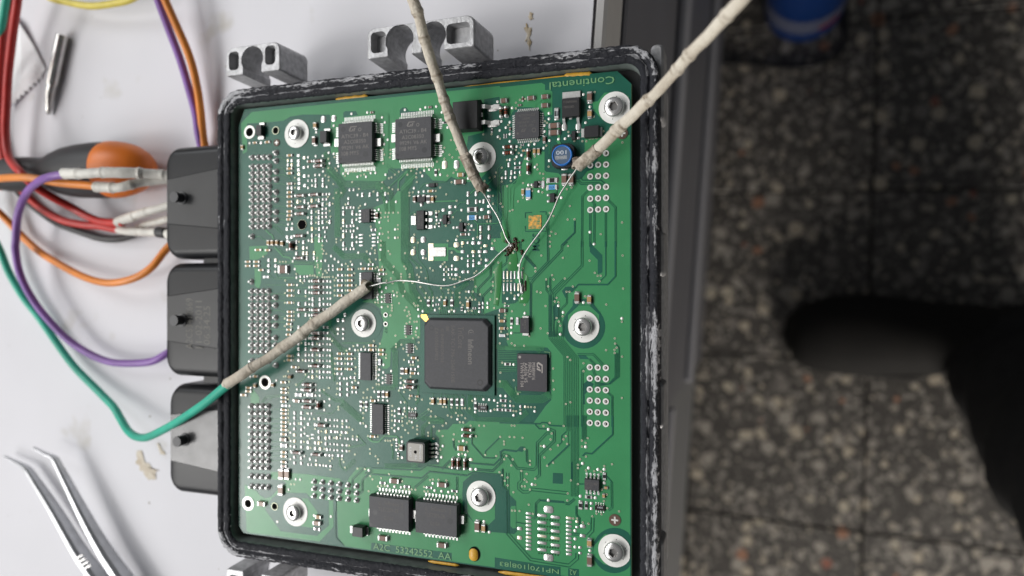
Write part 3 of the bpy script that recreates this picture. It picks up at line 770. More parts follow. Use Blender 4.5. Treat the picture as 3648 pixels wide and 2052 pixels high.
tr('G', '1700,1080 1680,1300 1790,1420', 4, .35, .12); tr('G', '2300,860 2400,970 2557,990', 2, .5)
# seams in the right-hand pour
dk('F', '1340,600 1255,680 1250,1449'); dk('I', '1250,0 1250,370 830,800 830,900', .25, .6)
dk('F', '1410,750 1440,800 1435,1400'); dk('F', '1650,740 1760,850 1760,1449'); dk('I', '1757,0 1757,530 1640,655 1195,655 1090,765', .8, 0)
dk('F', '1610,930 1610,1449'); dk('I', '1610,0 1610,520 1530,595', .5, 0); dk('F', '1375,930 1375,1449'); dk('F', '1140,1050 1140,1230 945,1420', .9, 0)
dk('I', '1020,0 945,70 945,130 510,590 475,640 470,1160', .3, .55); dk('F', '735,960 735,1449'); dk('I', '735,0 735,310 500,560 370,570 340,620', .3, .5)
dk('I', '320,0 320,170 540,400', .22, .4); dk('I', '975,575 800,750 770,830 770,1449', .25, .5)
for k in range(5): dk('I', '%d,%d %d,1449' % (745 + k * 22, 780 + 20 * k, 745 + k * 22), .14, 0)
for k in range(9): dk('L', '%d,%d %d,%d %d,%d %d,1449' % (750 + k * 27, 0, 750 + k * 27, 110 + k * 2, 975 + k * 27, 380 + k * 3, 975 + k * 27), .14, 0)
for k in range(9): dk('O', '%d,0 %d,%d' % (1020 + k * 22, 1020 + k * 22, (240, 440)[k % 2] if k < 3 else 1230), .14, 0)
dk('I', '708,590 710,740 745,780', .22, .4); dk('I', '800,520 765,550 770,760', .22, .4); dk('I', '895,1000 900,1160', .2, .35); dk('I', '1020,770 1020,940 920,1040 920,1200 975,1260 960,1449', .22, .4)
dk('I', '820,1200 830,1449', .2, .4); dk('I', '880,1220 860,1449', .2, .4)
dk('L', '1180,350 1420,350 1570,510', .22, .5); dk('L', '1360,420 1460,520', .22, .4); dk('L', '1320,545 1255,590 1250,1449', .22, .5); dk('L', '1420,590 1440,650 1470,690', .22, .5)
for k in range(5): dk('L', '%d,330 %d,690 %d,800 1440,%d' % (1750 + k * 17, 1750 + k * 17, 1650 - k * 4 + k * 12, 770 + k * 18), .16, 0)
dk('L', '1755,190 1810,240 1815,330', .3, 0); dk('L', '1640,930 1710,990 1710,1449', .25, .4); dk('O', '1715,0 1715,290 1400,580 1300,570 1260,615', .8, 0)
for k in range(5): dk('O', '%d,0 %d,300 %d,370' % (1250 + k * 16, 1250 + k * 16, 1250 + k * 20), .15, 0)
dk('O', '0,110 620,125 640,105 720,110 760,150 960,160', .7, 0); dk('O', '540,135 600,200 720,205', .6, 0); dk('O', '760,205 830,235 830,390 600,610 605,905 550,950', .3, .6)
dk('O', '770,270 720,265 570,415 565,770 520,820 265,800 140,620 60,590 20,690', .3, .6); dk('O', '1010,245 940,310 940,410 890,450', .5, 0); dk('O', '1060,440 730,755', .8, 0)
dk('O', '410,510 415,690 460,740', .3, .5); dk('O', '330,850 335,990 290,1030 290,1110 350,1160 430,1160 460,1130', .25, .8); dk('O', '475,1120 1030,1180', .25, .9); dk('O', '0,560 60,520 260,540 350,480', .8, 0)
dk('O', '1190,1040 1290,1040', .5, 0); dk('O', '1200,790 1255,740', .5, 0); dk('O', '1520,920 1620,920 1705,1010', .5, 0); dk('O', '1700,1010 1705,1400 1650,1440', .22, .5)
dk('Q', '505,580 550,550 550,350 615,285', .3, .5); dk('Q', '1000,345 1045,355 1135,280', .4, .5); dk('Q', '120,-120 120,800 470,1195 1050,1290 1175,1180 1175,1100', .3, .9); dk('Q', '1410,560 1405,760 1330,840', .3, .9); dk('Q', '1165,380 1165,520 1210,570 1210,680', .3, .4)
dk('Q', '1090,810 1210,815', .3, .6); dk('Q', '255,630 400,660', .4, 0)
dk('P', '2090,-180 2090,70 2170,160 2165,800', .35, .4)
dk('N', '0,880 100,800 840,830 940,760 1470,830', .7, 0); dk('N', '110,890 860,950 980,850 1550,910 1640,860 2080,900', .8, 0); dk('N', '0,930 100,870', .6, 0)
dk('N', '1170,810 1290,690', .4, .5); dk('N', '1580,720 1960,750 2060,650 2060,560 2110,520 2300,545', .9, 0); dk('N', '1700,820 1940,840 2090,690', .4, .5)
dk('N', '1345,365 1350,470 1390,530', .3, .4); dk('N', '1625,340 1625,430 1810,640 1970,645 1995,615', .6, 0); dk('N', '2050,330 1830,545 1830,590', .6, 0); dk('N', '1710,310 1650,310', .3, 0)
dk('N', '1400,930 1400,1140', .25, .5); dk('N', '750,1100 960,920', .3, .5)
dk('M', '2220,780 2030,970 2030,1180', .3, .5); dk('M', '2330,830 2180,980 2180,1150 2140,1190', .3, .5)
dk('M', '1770,1300 1770,1449', 1.2, 0); dk('R', '1930,300 1935,860 2060,990', 1.3, 0)
dk('F', '390,1010 390,930 490,925', .45, 0); dk('F', '610,915 705,915 705,960', .45, 0); dk('F', '390,1130 390,1212 705,1208 705,1130', .45, 0)
dk('F', '1130,440 1190,440 1240,490 1490,480 1570,520', .3, .5); dk('F', '1130,400 1230,400 1260,435 1540,435 1600,490', .5, 0); dk('F', '870,590 870,670', .3, 0)
dk('H', '1750,790 1740,740 1850,740 1850,560', .3, .4); dk('H', '1550,840 1550,720 1740,520 1740,380 1790,330', .3, .5); dk('H', '1620,930 1620,830 1760,690', .3, .5); dk('H', '1740,620 1860,480 1860,420 1990,320 1990,100', .3, .5); dk('H', '2110,130 2115,440', .3, .5); dk('H', '2200,150 2420,390', .3, .5)
dk('H', '2350,640 2350,1170', .25, .4); dk('H', '2090,1390 2180,1390', .4, 0)
obj('copper_tracks', LT.mesh('copper_tracks', [M['mask_light']]), board, kind='stuff')
obj('track_seams', DK.mesh('track_seams', [M['mask_dark']]), board, kind='stuff')
# ---- what is soldered where (tile letter, then x,y[,w,h] in that tile)
TP = dict(
A='1745,800 1480,900 2015,620 2255,600 2480,675 2523,750 2508,940 2510,1080 1745,1225 1668,1210 1683,1370 1815,1415 470,1065',
B='440,560 675,553 753,522 917,510 1000,597 93,678 133,752 120,940 178,1015 122,1080 1087,828 1018,1195 1845,437 2068,530 1905,735 2033,747 1973,830 1880,872 2033,927 1853,968 2033,1038 2138,1118 2137,1272 2212,1248 2322,1093 2408,1080 2035,1318 2415,1428',
C='1275,498 1373,685 752,782 752,868 683,968 685,1058 1307,925 997,1168 897,1175 760,1197 672,1310 447,1265 535,1250 158,1100 158,1210 262,1287 338,1418 33,900 95,1000 160,915 193,703',
D='1357,87 1357,230 1367,368 1357,550 1420,515 1472,70 1580,65 1585,300 1465,355 1530,355 1640,535 1360,785 1360,860 1357,1000 1352,1230 1053,1105 1117,1095 1365,1350 1680,645 1740,20 1683,180 1815,220 1670,20 1890,335 1965,330 2107,382 2237,382 2308,325 2380,322 2533,350 2110,657 2413,733 2225,800 1890,853 2050,850 2093,953 2093,1030 1893,1128 2050,1125 2108,1163 1893,1205 2050,1203 2430,880 2440,1073 2443,1248 2095,1297 2095,1372',
E='148,352 705,370 810,272 735,287 978,350 1400,408 578,555 650,613 728,605 305,762 163,762 27,733 45,880 55,1075 55,1248 293,1180 293,1308 1208,838 1300,888 1582,757 1582,1000 925,1040 897,1142 1180,1155 1453,1127 1413,1255 1480,1322 1222,1340 1395,1383 1915,400 2112,390 2315,507 2473,603 2415,243',
F='757,138 597,603 940,700 540,243 1373,1223 1435,1403',
G='1375,603 1375,697 1378,775 1375,873 1377,955 1378,1035 1375,1120 1375,1215 1697,610 1697,697 1697,780 1697,865 1697,957 1190,660 1345,530 1180,550 1155,418 1125,300 1035,125 860,460 1707,222 1762,267 1818,310 1873,355 2028,352 2160,340 1620,292 2120,170 2302,185 1893,115 2050,112 2457,125 1870,890 1810,1398 2417,800 2417,878 2477,762 2477,840 2477,915 2477,995 2447,690 2540,705 1340,97',
H='70,125 718,248 1307,257 985,380 1157,370 1400,462 1577,218 1037,580 650,603 1412,763 968,887 898,1042 1113,1062 1190,1058 1358,1065 1568,1068 712,1058 643,1033 650,1135 625,1315 277,815 157,707 60,690 2165,362 2165,812 1997,868 2107,868 2220,868 2260,1090 2057,1305 2057,1390 1395,18',
I='1275,928 895,977 967,1077 923,1410 1858,1168',
J='1690,115 1372,108 1372,190 1693,198 1693,285 1372,357 1372,440 1690,368 1690,453 1370,525 1690,537 1370,608 1690,622 1368,692 1690,705 875,745 480,690 1990,267 2073,285 2108,212 1470,812 1470,890 1253,885 1190,883 1535,895 1303,965 1470,975 1535,977 1130,1047 1470,1060 1605,1065 1683,1030 1683,1127 1470,1160 1603,1193 1077,1132 1303,1327 1088,1405 1803,1350 2028,775 2123,782 1948,717 2365,917 2427,1047 2495,1047 2155,1195 2240,1200 2152,1395 2440,583 2500,625 2430,663 2490,705 2430,743 2490,783 2503,508 1810,35',
K='118,508 52,583 110,625 43,663 103,705 43,743 103,783 232,603 378,783 645,535 645,640 380,1077 287,1208 287,1287 435,1167 415,1257 508,1168 603,1173 548,1380 285,1425 40,1048 108,1052 178,1055 1508,1030 1635,1035 1720,1040 1798,1050 1508,1225 1745,1207 1238,1335 1893,980 1970,983 2090,1275 2197,1247 2410,1215 2090,505 2057,25',
M='1088,127 1305,182 1088,260 1305,275 1093,387 1093,465 1095,540 1303,617 1090,663 1478,683 1303,45 1803,73 1803,163 1803,250 1963,355 1803,443 1803,528 1730,607 1590,760 1170,967 1237,972 1062,1125 2277,832 2153,118 2237,163',
N='455,153 515,198 455,235 483,370 570,397 483,522 570,640 1112,457 1187,462 1112,573 1165,633 1112,685 1497,385 1430,592 1532,598 1688,817 63,832 352,1070 453,1080 553,1090 1035,1030 1063,1140 1167,1150 1272,1163 2543,1045 720,105 1408,57 22,165',
O='743,210 680,468 1308,475 1262,728 1353,797 1495,820 1590,817 1590,1025 743,1285 497,1045',
P='1810,620 1890,783', Q='1228,237 1455,260 1147,760 1147,885 1147,1007 1372,1063', R='1617,530 1875,545 1060,625')
VIA = dict(
B='1140,1022 1190,1020 1040,1137 1225,1162 1117,1243 1160,1283 1260,1285 1040,1303 927,1348 110,1163 130,1240 110,1313 110,1375 222,1168 222,1230 213,1283 1630,935 1885,1000 2195,1132 2125,1170 2168,1217 2107,1310 1990,1322 2265,1305 2410,1268 2352,1050 2477,1013 1755,932 1912,1440 2185,410 2265,397 2125,453 2125,540 2010,790',
C='1045,1067 1135,1205 1258,1208 1318,1208 1372,1170 1417,1167 1470,1163 1575,1057 1865,1227 600,1183 710,1275 478,1220 320,1300 250,1340 293,1387 533,1437 690,905 720,930 1430,835 1445,462',
D='1620,365 1670,387 1670,440 1740,495 1787,625 1863,628 1660,687 1742,708 1685,903 1697,988 1787,1330 1787,1378 1857,1343 1860,1167 1643,797 1730,793 1480,735 1480,915 1480,1000 1480,1080 1240,757 1665,250 1665,112 1760,85 1775,255 1795,290 2025,465 2128,568 2483,468 2478,557 2535,930 2523,995 1157,400 1157,487 1157,550 2350,608 2150,828 2125,857 1927,805 2000,305 2038,305 2085,303 2168,298 2243,290 2283,290 2210,348 2158,365 1920,368 1928,315 1645,1068 1478,1172 1478,1268 1220,1372 2460,1165 2487,1250 2463,1355 2300,1278 2310,1140',
E='525,250 573,247 625,270 405,277 535,295 613,333 613,393 677,320 347,308 288,350 478,352 237,393 198,407 198,548 97,470 252,573 338,577 90,555 187,637 622,465 860,235 780,237 732,240 958,275 1087,367 975,548 1068,650 510,627 560,620 510,670 907,598 907,685 1150,467 1178,325 1222,280 1730,400 1805,380 1823,320 1650,447 1910,253 1777,672 1780,793 1225,748 1170,997 1060,1127 1283,1045 910,908 955,910 917,1097 590,955 583,1262 638,1383 1238,1287 1090,1357 1408,1105 1487,1190 1588,1228 1540,1302 1687,1060 1737,1058 1893,793 1922,838 2033,905 2073,888 2157,758 2232,480 2232,702 1803,1353 1763,1395 1990,527 150,930 198,930 262,928 338,928 138,995 182,993 190,1050 75,930 78,1008 73,1165 100,1250 190,1223 190,1308 335,1180 335,1118 335,1307 75,1355 75,1425 1910,457 2047,448 2187,358',
F='745,230 665,340 615,332 667,408 570,200 578,273 533,73 497,540 497,598 650,620 1022,573 1095,547 1068,828 1035,1033 1138,1028 762,933 818,980 788,1218 767,1280 853,1248 767,1370 767,1440 1040,1433 1537,1255 1860,1077 283,758 357,480',
G='1393,1165 1500,250 1505,355 1465,390 1507,393 1553,420 1527,475 1580,500 1460,520 1388,517 1425,517 1497,540 1577,540 1610,543 1645,543 1680,540 1735,540 1783,555 1760,593 1760,672 1760,745 1760,822 1927,515 1927,595 1927,668 1927,745 1927,822 1930,340 2003,308 1965,378 2060,485 2125,415 2085,667 1620,445 1645,475 2248,155 2287,275 2385,273 2450,280 2305,312 2410,393 2378,413 2483,383 2325,105 2373,137 2373,180 2378,925 2420,930 1010,595 1275,630 1140,660 1140,745 1140,822 1140,930 1140,1070 1140,1130 1140,1192 1008,785 1008,930 1005,1170 1005,1285 1100,1295 1320,833 930,310 975,310 1020,310 675,230 1180,495 2463,62 1572,62 1570,115 1597,142 1633,188 1583,188',
H='583,95 190,147 217,193 443,180 758,260 270,383 430,380 455,415 260,470 383,495 383,538 383,578 513,500 513,540 627,507 620,400 682,400 690,465 658,542 757,558 555,628 420,620 253,635 160,597 228,562 157,493 95,383 823,408 865,442 1013,343 1043,318 1067,387 1067,463 1125,553 1172,572 1210,572 1273,543 1272,598 1357,578 1393,578 1437,578 1477,578 1495,483 1525,453 1150,170 1308,77 1597,98 1597,277 1763,35 1857,322 1790,470 1775,617 1777,673 1750,763 1580,805 1515,687 1193,690 1100,735 1100,780 1165,780 990,710 757,785 675,692 655,855 683,902 748,855 812,853 870,853 930,855 992,845 1065,853 1152,853 1270,783 1270,847 1368,763 1470,763 1368,857 1430,855 1400,885 1460,885 1510,883 1567,930 1735,882 1793,1010 1280,930 1317,965 1150,1040 1403,1052 1455,1052 965,1018 440,760 413,830 322,777 322,833 260,757 182,988 243,968 243,1010 243,1050 352,940 465,1000 438,1047 500,1067 512,1107 478,1133 523,1168 587,1220 623,1217 513,1225 467,1247 575,942 600,975 637,975 605,1370 608,1420 298,1430 223,1123 1943,600 1997,600 2052,600 1943,783 2052,783 2107,823 2035,330 2082,173 2107,122 2228,408 2420,405 2420,455 2510,215 2445,762 2500,777 2255,963 2065,1060 1867,1115 1965,1112 1867,1160 1955,1160 1997,1320 1900,1370 1997,1407 2350,1327 2500,1320 2325,1437 1838,872 1958,940',
I='635,215 963,250 1040,70 767,77 1367,293 1868,215 1877,715 1447,477 1490,522 1537,522 1517,605 992,563 800,513 823,580 708,577 738,683 570,762 623,777 543,407 543,455 1113,685 1017,765 1062,765 867,857 840,912 895,922 700,980 867,1163 957,1135 902,1217 923,1280 623,1320 732,1393 1300,833 1620,958 1857,1220 475,1327',
J='1725,145 1943,293 1905,343 2045,225 2117,287 2205,233 2388,225 2388,278 2355,150 2447,188 1765,412 1920,415 1765,490 1920,492 1765,568 1920,572 1763,645 2068,412 2078,547 2073,643 2400,430 2400,538 2400,580 2397,688 2397,803 2435,807 2073,750 1800,790 1800,870 1790,955 2340,857 2260,882 2198,930 2253,1008 2198,1007 2313,1003 2200,1083 2198,1163 2195,1242 2195,1317 2195,1397 1880,1403 1817,1145 1817,1187 1600,890 1673,862 1317,658 1493,190 1493,360 1493,443 1493,610 1490,683 1257,180 1277,437 1175,810 1130,375 1130,437 1000,450 1212,545 1055,610 1073,590 990,685 1020,680 1070,765 1090,765 1057,855 1055,930 1053,1030 1055,1192 1055,1250 1055,1312 1055,1380 2540,405 2540,355 1340,1245 1217,1400 1453,1330',
K='298,68 305,195 305,237 388,203 417,265 455,82 563,105 605,60 645,90 650,170 600,230 622,265 490,365 428,433 640,440 528,510 567,510 525,688 378,708 425,750 423,817 423,860 350,898 427,923 518,890 510,1020 605,1037 700,1037 437,1078 248,1133 435,1215 453,1292 403,1315 400,1367 473,1395 405,1430 507,1365 555,1185 825,1020 945,1022 1093,1030 825,1093 945,1100 1018,1145 1065,1150 1147,1157 1233,1162 1310,1167 1353,1167 1420,1172 1463,1055 1215,1238 1250,1280 1302,1273 1357,1320 1275,1380 1325,1383 1090,1277 1145,1300 800,1185 840,1215 833,1290 907,1292 810,1390 1067,1395 1013,1433 1438,1432 1568,1432 1643,1435 2060,1430 2103,1432 2155,950 2040,1063 1925,1125 1800,1187 2088,1135 2088,1210 2130,1213 2193,1192 2310,1150 2355,1150 2410,1153 1890,628 1882,760 2093,743 1917,478 1880,183 2060,183 2107,215 2250,220 1900,8 1997,45 2003,117 157,355 155,405 245,1210 245,1268 245,1355',
L='1750,108 1755,187 1778,250 1745,283 1747,330 1617,287 1860,385 1857,1012 1033,390 1075,435 1275,485 1275,605 815,565 815,750 825,882 1077,1077 1007,1103 762,1390 975,1437 187,185 232,215 377,220 280,950',
M='1057,35 1057,95 1057,220 1067,345 1295,398 1397,490 1560,405 1560,240 1463,203 1880,125 1983,178 1953,260 1983,455 1983,540 2033,215 2037,315 2100,320 2195,40 2195,120 2268,310 2413,320 2530,380 2297,508 2300,577 2068,590 2383,617 2420,665 2420,720 1725,650 1690,688 1870,663 1897,705 1917,790 1695,822 1100,1043 1147,1043 2108,805 2220,813 2300,922 2335,968 2277,1147 2465,950 1383,350 1850,295 1755,340 1605,505',
N='985,113 1047,167 1185,155 1240,117 798,157 798,213 798,283 733,182 643,117 577,37 577,150 617,220 663,265 558,327 365,280 413,77 413,190 568,88 677,88 623,15 1005,12 1077,15 963,260 963,307 1045,350 1130,233 1183,310 1353,285 1347,362 1432,393 1548,405 1563,540 1480,580 1287,780 1150,517 1610,153 1738,153 1815,157 1445,102 1495,105 1528,42 1315,22 2232,155 2272,157 2057,323 2200,323 2272,328 2397,337 2115,393 2115,437 1830,598 1997,613 2152,612 2118,663 2247,665 2225,757 2427,510 2508,688 2508,745 2378,840 2458,885 2427,972 2460,1005 2387,1073 2430,1073 2508,1123 2168,940 2127,990 2168,1060 2257,1163 2045,858 2085,905 2490,1352 715,853 370,888 118,968 85,922 252,950 570,998 993,980 1035,970 1120,972 1240,987 717,1120 770,1125 205,1078 255,1065 305,1067 903,1083 908,1150 960,1153 1377,1197 603,1120 672,1123 315,380 352,380 390,385 440,365 410,447 525,445 525,505 503,652 80,508 85,575 168,617 205,665 205,720 1690,315 53,310 197,320',
O='762,112 668,160 975,163 187,155 227,158 153,323 227,328 350,337 70,393 70,437 380,510 793,272 775,363 775,512 887,453 970,362 1008,312 1025,430 630,463 683,637 813,717 722,763 463,688 463,745 200,665 180,757 73,665 105,612 333,840 413,885 383,973 413,1005 543,957 545,1050 123,940 80,990 123,1060 210,1163 1250,380 1338,342 1308,415 1250,470 1313,622 1223,663 1190,748 1190,797 1313,833 1437,843 1540,852 1590,767 1707,738 1083,983 1190,1040',
Q='445,363 305,460 507,503 190,452 235,455 1028,300 1035,193 463,135 210,175 123,73 343,83 387,83 1120,573 1178,573 1263,635 1350,652 1408,540 1635,417 1470,500 1547,508 1585,310 1627,208 1555,133 1815,465 1190,50')
PAD = dict(
A='1585,705,85,105 1745,690,85,105 650,770,80,40 630,985,90,45 1640,860,95,40 1630,1090,100,40 1480,850,55,35 1470,1090,70,35 640,1060,45,45',
D='1210,60,60,40 1210,140,55,45 1210,200,55,45 1212,275,55,45 1217,340,55,45 1217,420,55,45 1220,480,55,45 1217,555,55,45 1297,92,60,45 1295,240,60,45 1300,370,55,45 1305,515,55,45 1050,135,40,45 1107,135,40,45 1050,200,40,45 1107,200,40,45 1050,550,40,45 1107,550,40,45 1472,435,45,70 1580,430,45,70 1472,515,45,70 1580,510,45,70 1417,440,30,40 1357,440,30,40 1197,760,45,65 1305,757,45,65 1412,742,45,65 1520,740,45,65 1577,800,40,60 1685,797,45,70 1412,915,45,65 1520,915,45,65 1412,1003,45,65 1520,1000,45,65 1410,1080,45,65 1520,1080,45,65 1577,1070,45,65 1685,1067,45,70 1417,1173,45,65 1527,1173,45,65 1417,1275,45,65 1527,1275,45,65 1417,1350,45,65 1527,1350,45,65 1615,1220,35,40 1615,1295,35,40 1577,1355,30,35 1640,1355,30,35 1035,1175,50,50 1112,1170,50,50 1037,1295,50,45 1107,1297,50,45 1045,1357,50,45 1178,1375,45,65 1285,1375,45,65 1970,713,40,45 1967,785,35,45 1987,583,35,45 2050,580,35,45 2180,657,40,65 2293,652,40,65 2413,648,40,65 2530,640,40,65 1893,935,45,80 2030,930,45,80 1893,1058,45,80 2030,1055,45,80 1893,1278,45,80 2030,1278,45,80 1893,1405,45,80 2030,1405,45,80 1940,1205,30,45 2003,1205,30,45 2160,1263,70,22 2160,1315,70,22 2160,1370,70,22 2160,1425,70,22 2355,1260,70,22 2355,1315,70,22 2355,1370,70,22 2355,1425,70,22 2420,1305,35,40 2420,1370,35,40',
E='1042,200,90,130 1222,195,90,135 1398,645,48,85 1398,765,48,80 1523,760,48,80 1637,755,40,70 1720,583,65,45 1720,677,65,45 1717,745,45,60 1715,830,60,45 1718,918,65,48 1612,880,62,45 1128,840,65,45 1128,928,65,45 1025,888,62,45 1590,1165,48,85 1717,1160,48,80 1590,1300,48,80 1717,1297,48,80 1318,1388,60,50 1480,1388,75,55 1573,1385,75,50 1663,1430,68,45 563,1340,85,100 717,1337,85,100 1222,1415,100,80 2017,203,42,75 2113,178,38,45 2187,173,38,45 2113,318,38,45 2187,312,38,45 1973,325,38,75 2058,318,38,75 1973,397,40,45 2047,393,38,45 690,800,42,65 1520,640,48,80',
G='757,285,50,55 757,365,50,55 757,450,50,55 862,285,50,55 862,370,50,55 1178,20,45,60 1285,20,45,60 1178,98,45,60 1285,98,45,60 1178,180,45,65 1285,180,45,65 1338,180,45,65 1447,178,45,65 1338,255,45,65 1447,252,45,65 1215,765,45,65 1322,765,45,65 1427,877,45,65 1535,877,45,65 1427,957,45,65 1535,957,45,65 1213,950,45,65 1320,945,45,65 1213,1120,45,65 1320,1115,45,65 1213,1305,45,60 1813,1197,50,50 1890,1197,50,50 1810,1327,50,45 1890,1327,50,45 1890,1400,40,40 1492,297,35,40 1557,297,35,40 1240,535,35,40 1303,535,35,40 1240,595,35,40 1303,595,35,40 1590,868,30,35 1653,868,30,35 1673,370,35,40 1735,370,35,40 1673,430,35,40 1735,430,35,40 1940,115,30,40 2003,115,30,40 1917,1115,45,60',
H='563,165,88,95 717,165,88,95 1222,257,100,80 1315,155,65,48 1480,157,70,50 1577,155,75,50 1663,155,70,45 1663,65,68,45 1770,108,65,48 1682,283,65,45 1682,370,65,45 1575,327,65,45 1400,220,38,42 1482,217,42,42 1400,293,38,42 1482,293,38,42 1400,360,40,70 1482,358,40,65 1037,425,35,45 1105,425,35,45 1157,423,38,42 1222,422,65,42 1037,502,35,45 1105,502,35,45 1157,502,38,42 1222,508,65,42 1327,463,65,42 870,900,38,42 870,970,38,42 1625,937,38,45 1697,937,42,45 1625,1000,38,45 1697,1000,42,45 1943,510,30,130 1998,510,30,130 2053,510,30,130 2108,510,30,130 2163,510,30,130 2218,510,30,130 1943,695,30,130 1998,695,30,130 2053,695,30,130 2108,695,30,130 2163,695,30,130 2218,700,30,130',
J='1212,190,45,55 1212,270,45,55 1212,352,45,55 1212,437,45,55 1320,105,45,60 1320,190,45,60 1320,270,45,60 1320,355,45,60 1320,440,45,60 1425,190,45,60 1425,355,45,60 1425,440,45,60 1425,610,45,60 1425,695,45,60 1535,195,45,60 1535,362,45,60 1535,447,45,60 1535,612,45,60 1535,697,45,60 1585,190,30,35 1648,195,30,35 1585,365,30,35 1645,365,30,35 1585,450,30,35 1645,450,30,35 1585,700,30,35 1645,703,30,35 1845,795,50,60 1955,800,50,60 1845,878,50,60 1955,880,50,60 1845,960,50,60 1955,965,50,60 2030,922,40,42 2090,925,40,42 1840,715,40,42 1905,718,40,42 1890,35,40,40 1890,107,40,40 2165,277,38,42 2228,280,38,42 1150,1240,48,60 1255,1240,48,60 1360,1248,35,40 1410,1250,35,40 1150,1315,48,60 1255,1320,48,60 1385,1330,30,45 1520,1330,50,60 1630,1345,45,55 1693,1345,30,35 1760,1350,35,35 1880,1360,40,40 1945,1360,40,40 1150,1400,48,55 1255,1400,48,55 1358,1410,45,55',
K='1850,1085,35,25 1850,1132,35,25 1968,1130,38,42 2043,1132,42,42 2195,1143,42,45 2268,1145,45,45',
M='1460,140,45,60 1148,205,48,55 1255,212,48,55 1518,247,48,60 1630,245,48,60 1148,295,48,55 1255,300,48,55 1520,340,48,60 1625,345,48,60 1685,335,48,60 1795,340,48,60 1150,390,48,55 1255,400,48,55 1355,405,48,55 1465,415,48,55 1520,420,48,60 1625,430,48,60 1150,475,48,55 1255,480,48,55 1355,490,48,55 1465,500,48,55 1540,505,48,55 1645,515,48,55 1695,433,35,38 1755,437,35,38 1695,518,35,38 1755,525,35,38 1880,172,40,40 1945,175,40,40 1880,450,40,40 1945,455,40,40 1880,535,40,40 1945,540,40,40 1148,635,48,55 1250,648,48,60 1148,720,48,55 1252,725,48,60 1360,743,35,45 1410,745,30,40 1385,660,35,50 1480,748,40,40 1540,755,40,40 1635,765,40,40 1700,770,45,40 2037,360,38,42 2100,368,38,42 1695,158,35,38 1755,162,35,38 1920,350,30,35 1850,345,30,35 1355,310,55,20 1425,290,55,20 1425,345,55,20',
N='1612,670,62,48 1612,815,62,48',
Q='443,497,90,42 443,560,90,42 443,620,90,42 443,680,90,42 443,740,90,42 443,800,90,42 443,860,90,42 443,918,90,42 443,978,90,42 443,1037,90,42 1053,567,92,42 1053,627,92,42 1053,690,92,42 1053,750,92,42 1053,810,92,42 1053,873,92,42 1053,935,92,42 1053,997,92,42 1053,1057,92,42 1053,1115,92,42 645,530,150,48 645,635,150,48 645,738,150,48 645,842,150,48 645,945,150,48 645,1050,150,48 848,555,150,48 848,660,150,48 848,768,150,48 848,873,150,48 848,980,150,48 848,1085,150,48 745,438,160,120 745,1170,160,120 305,728,85,55 305,868,85,65 1265,692,90,60 1262,838,95,55 1397,345,52,48 1397,425,52,48 1178,622,52,42 1178,705,52,42 1223,1015,52,45 1223,1100,52,45')
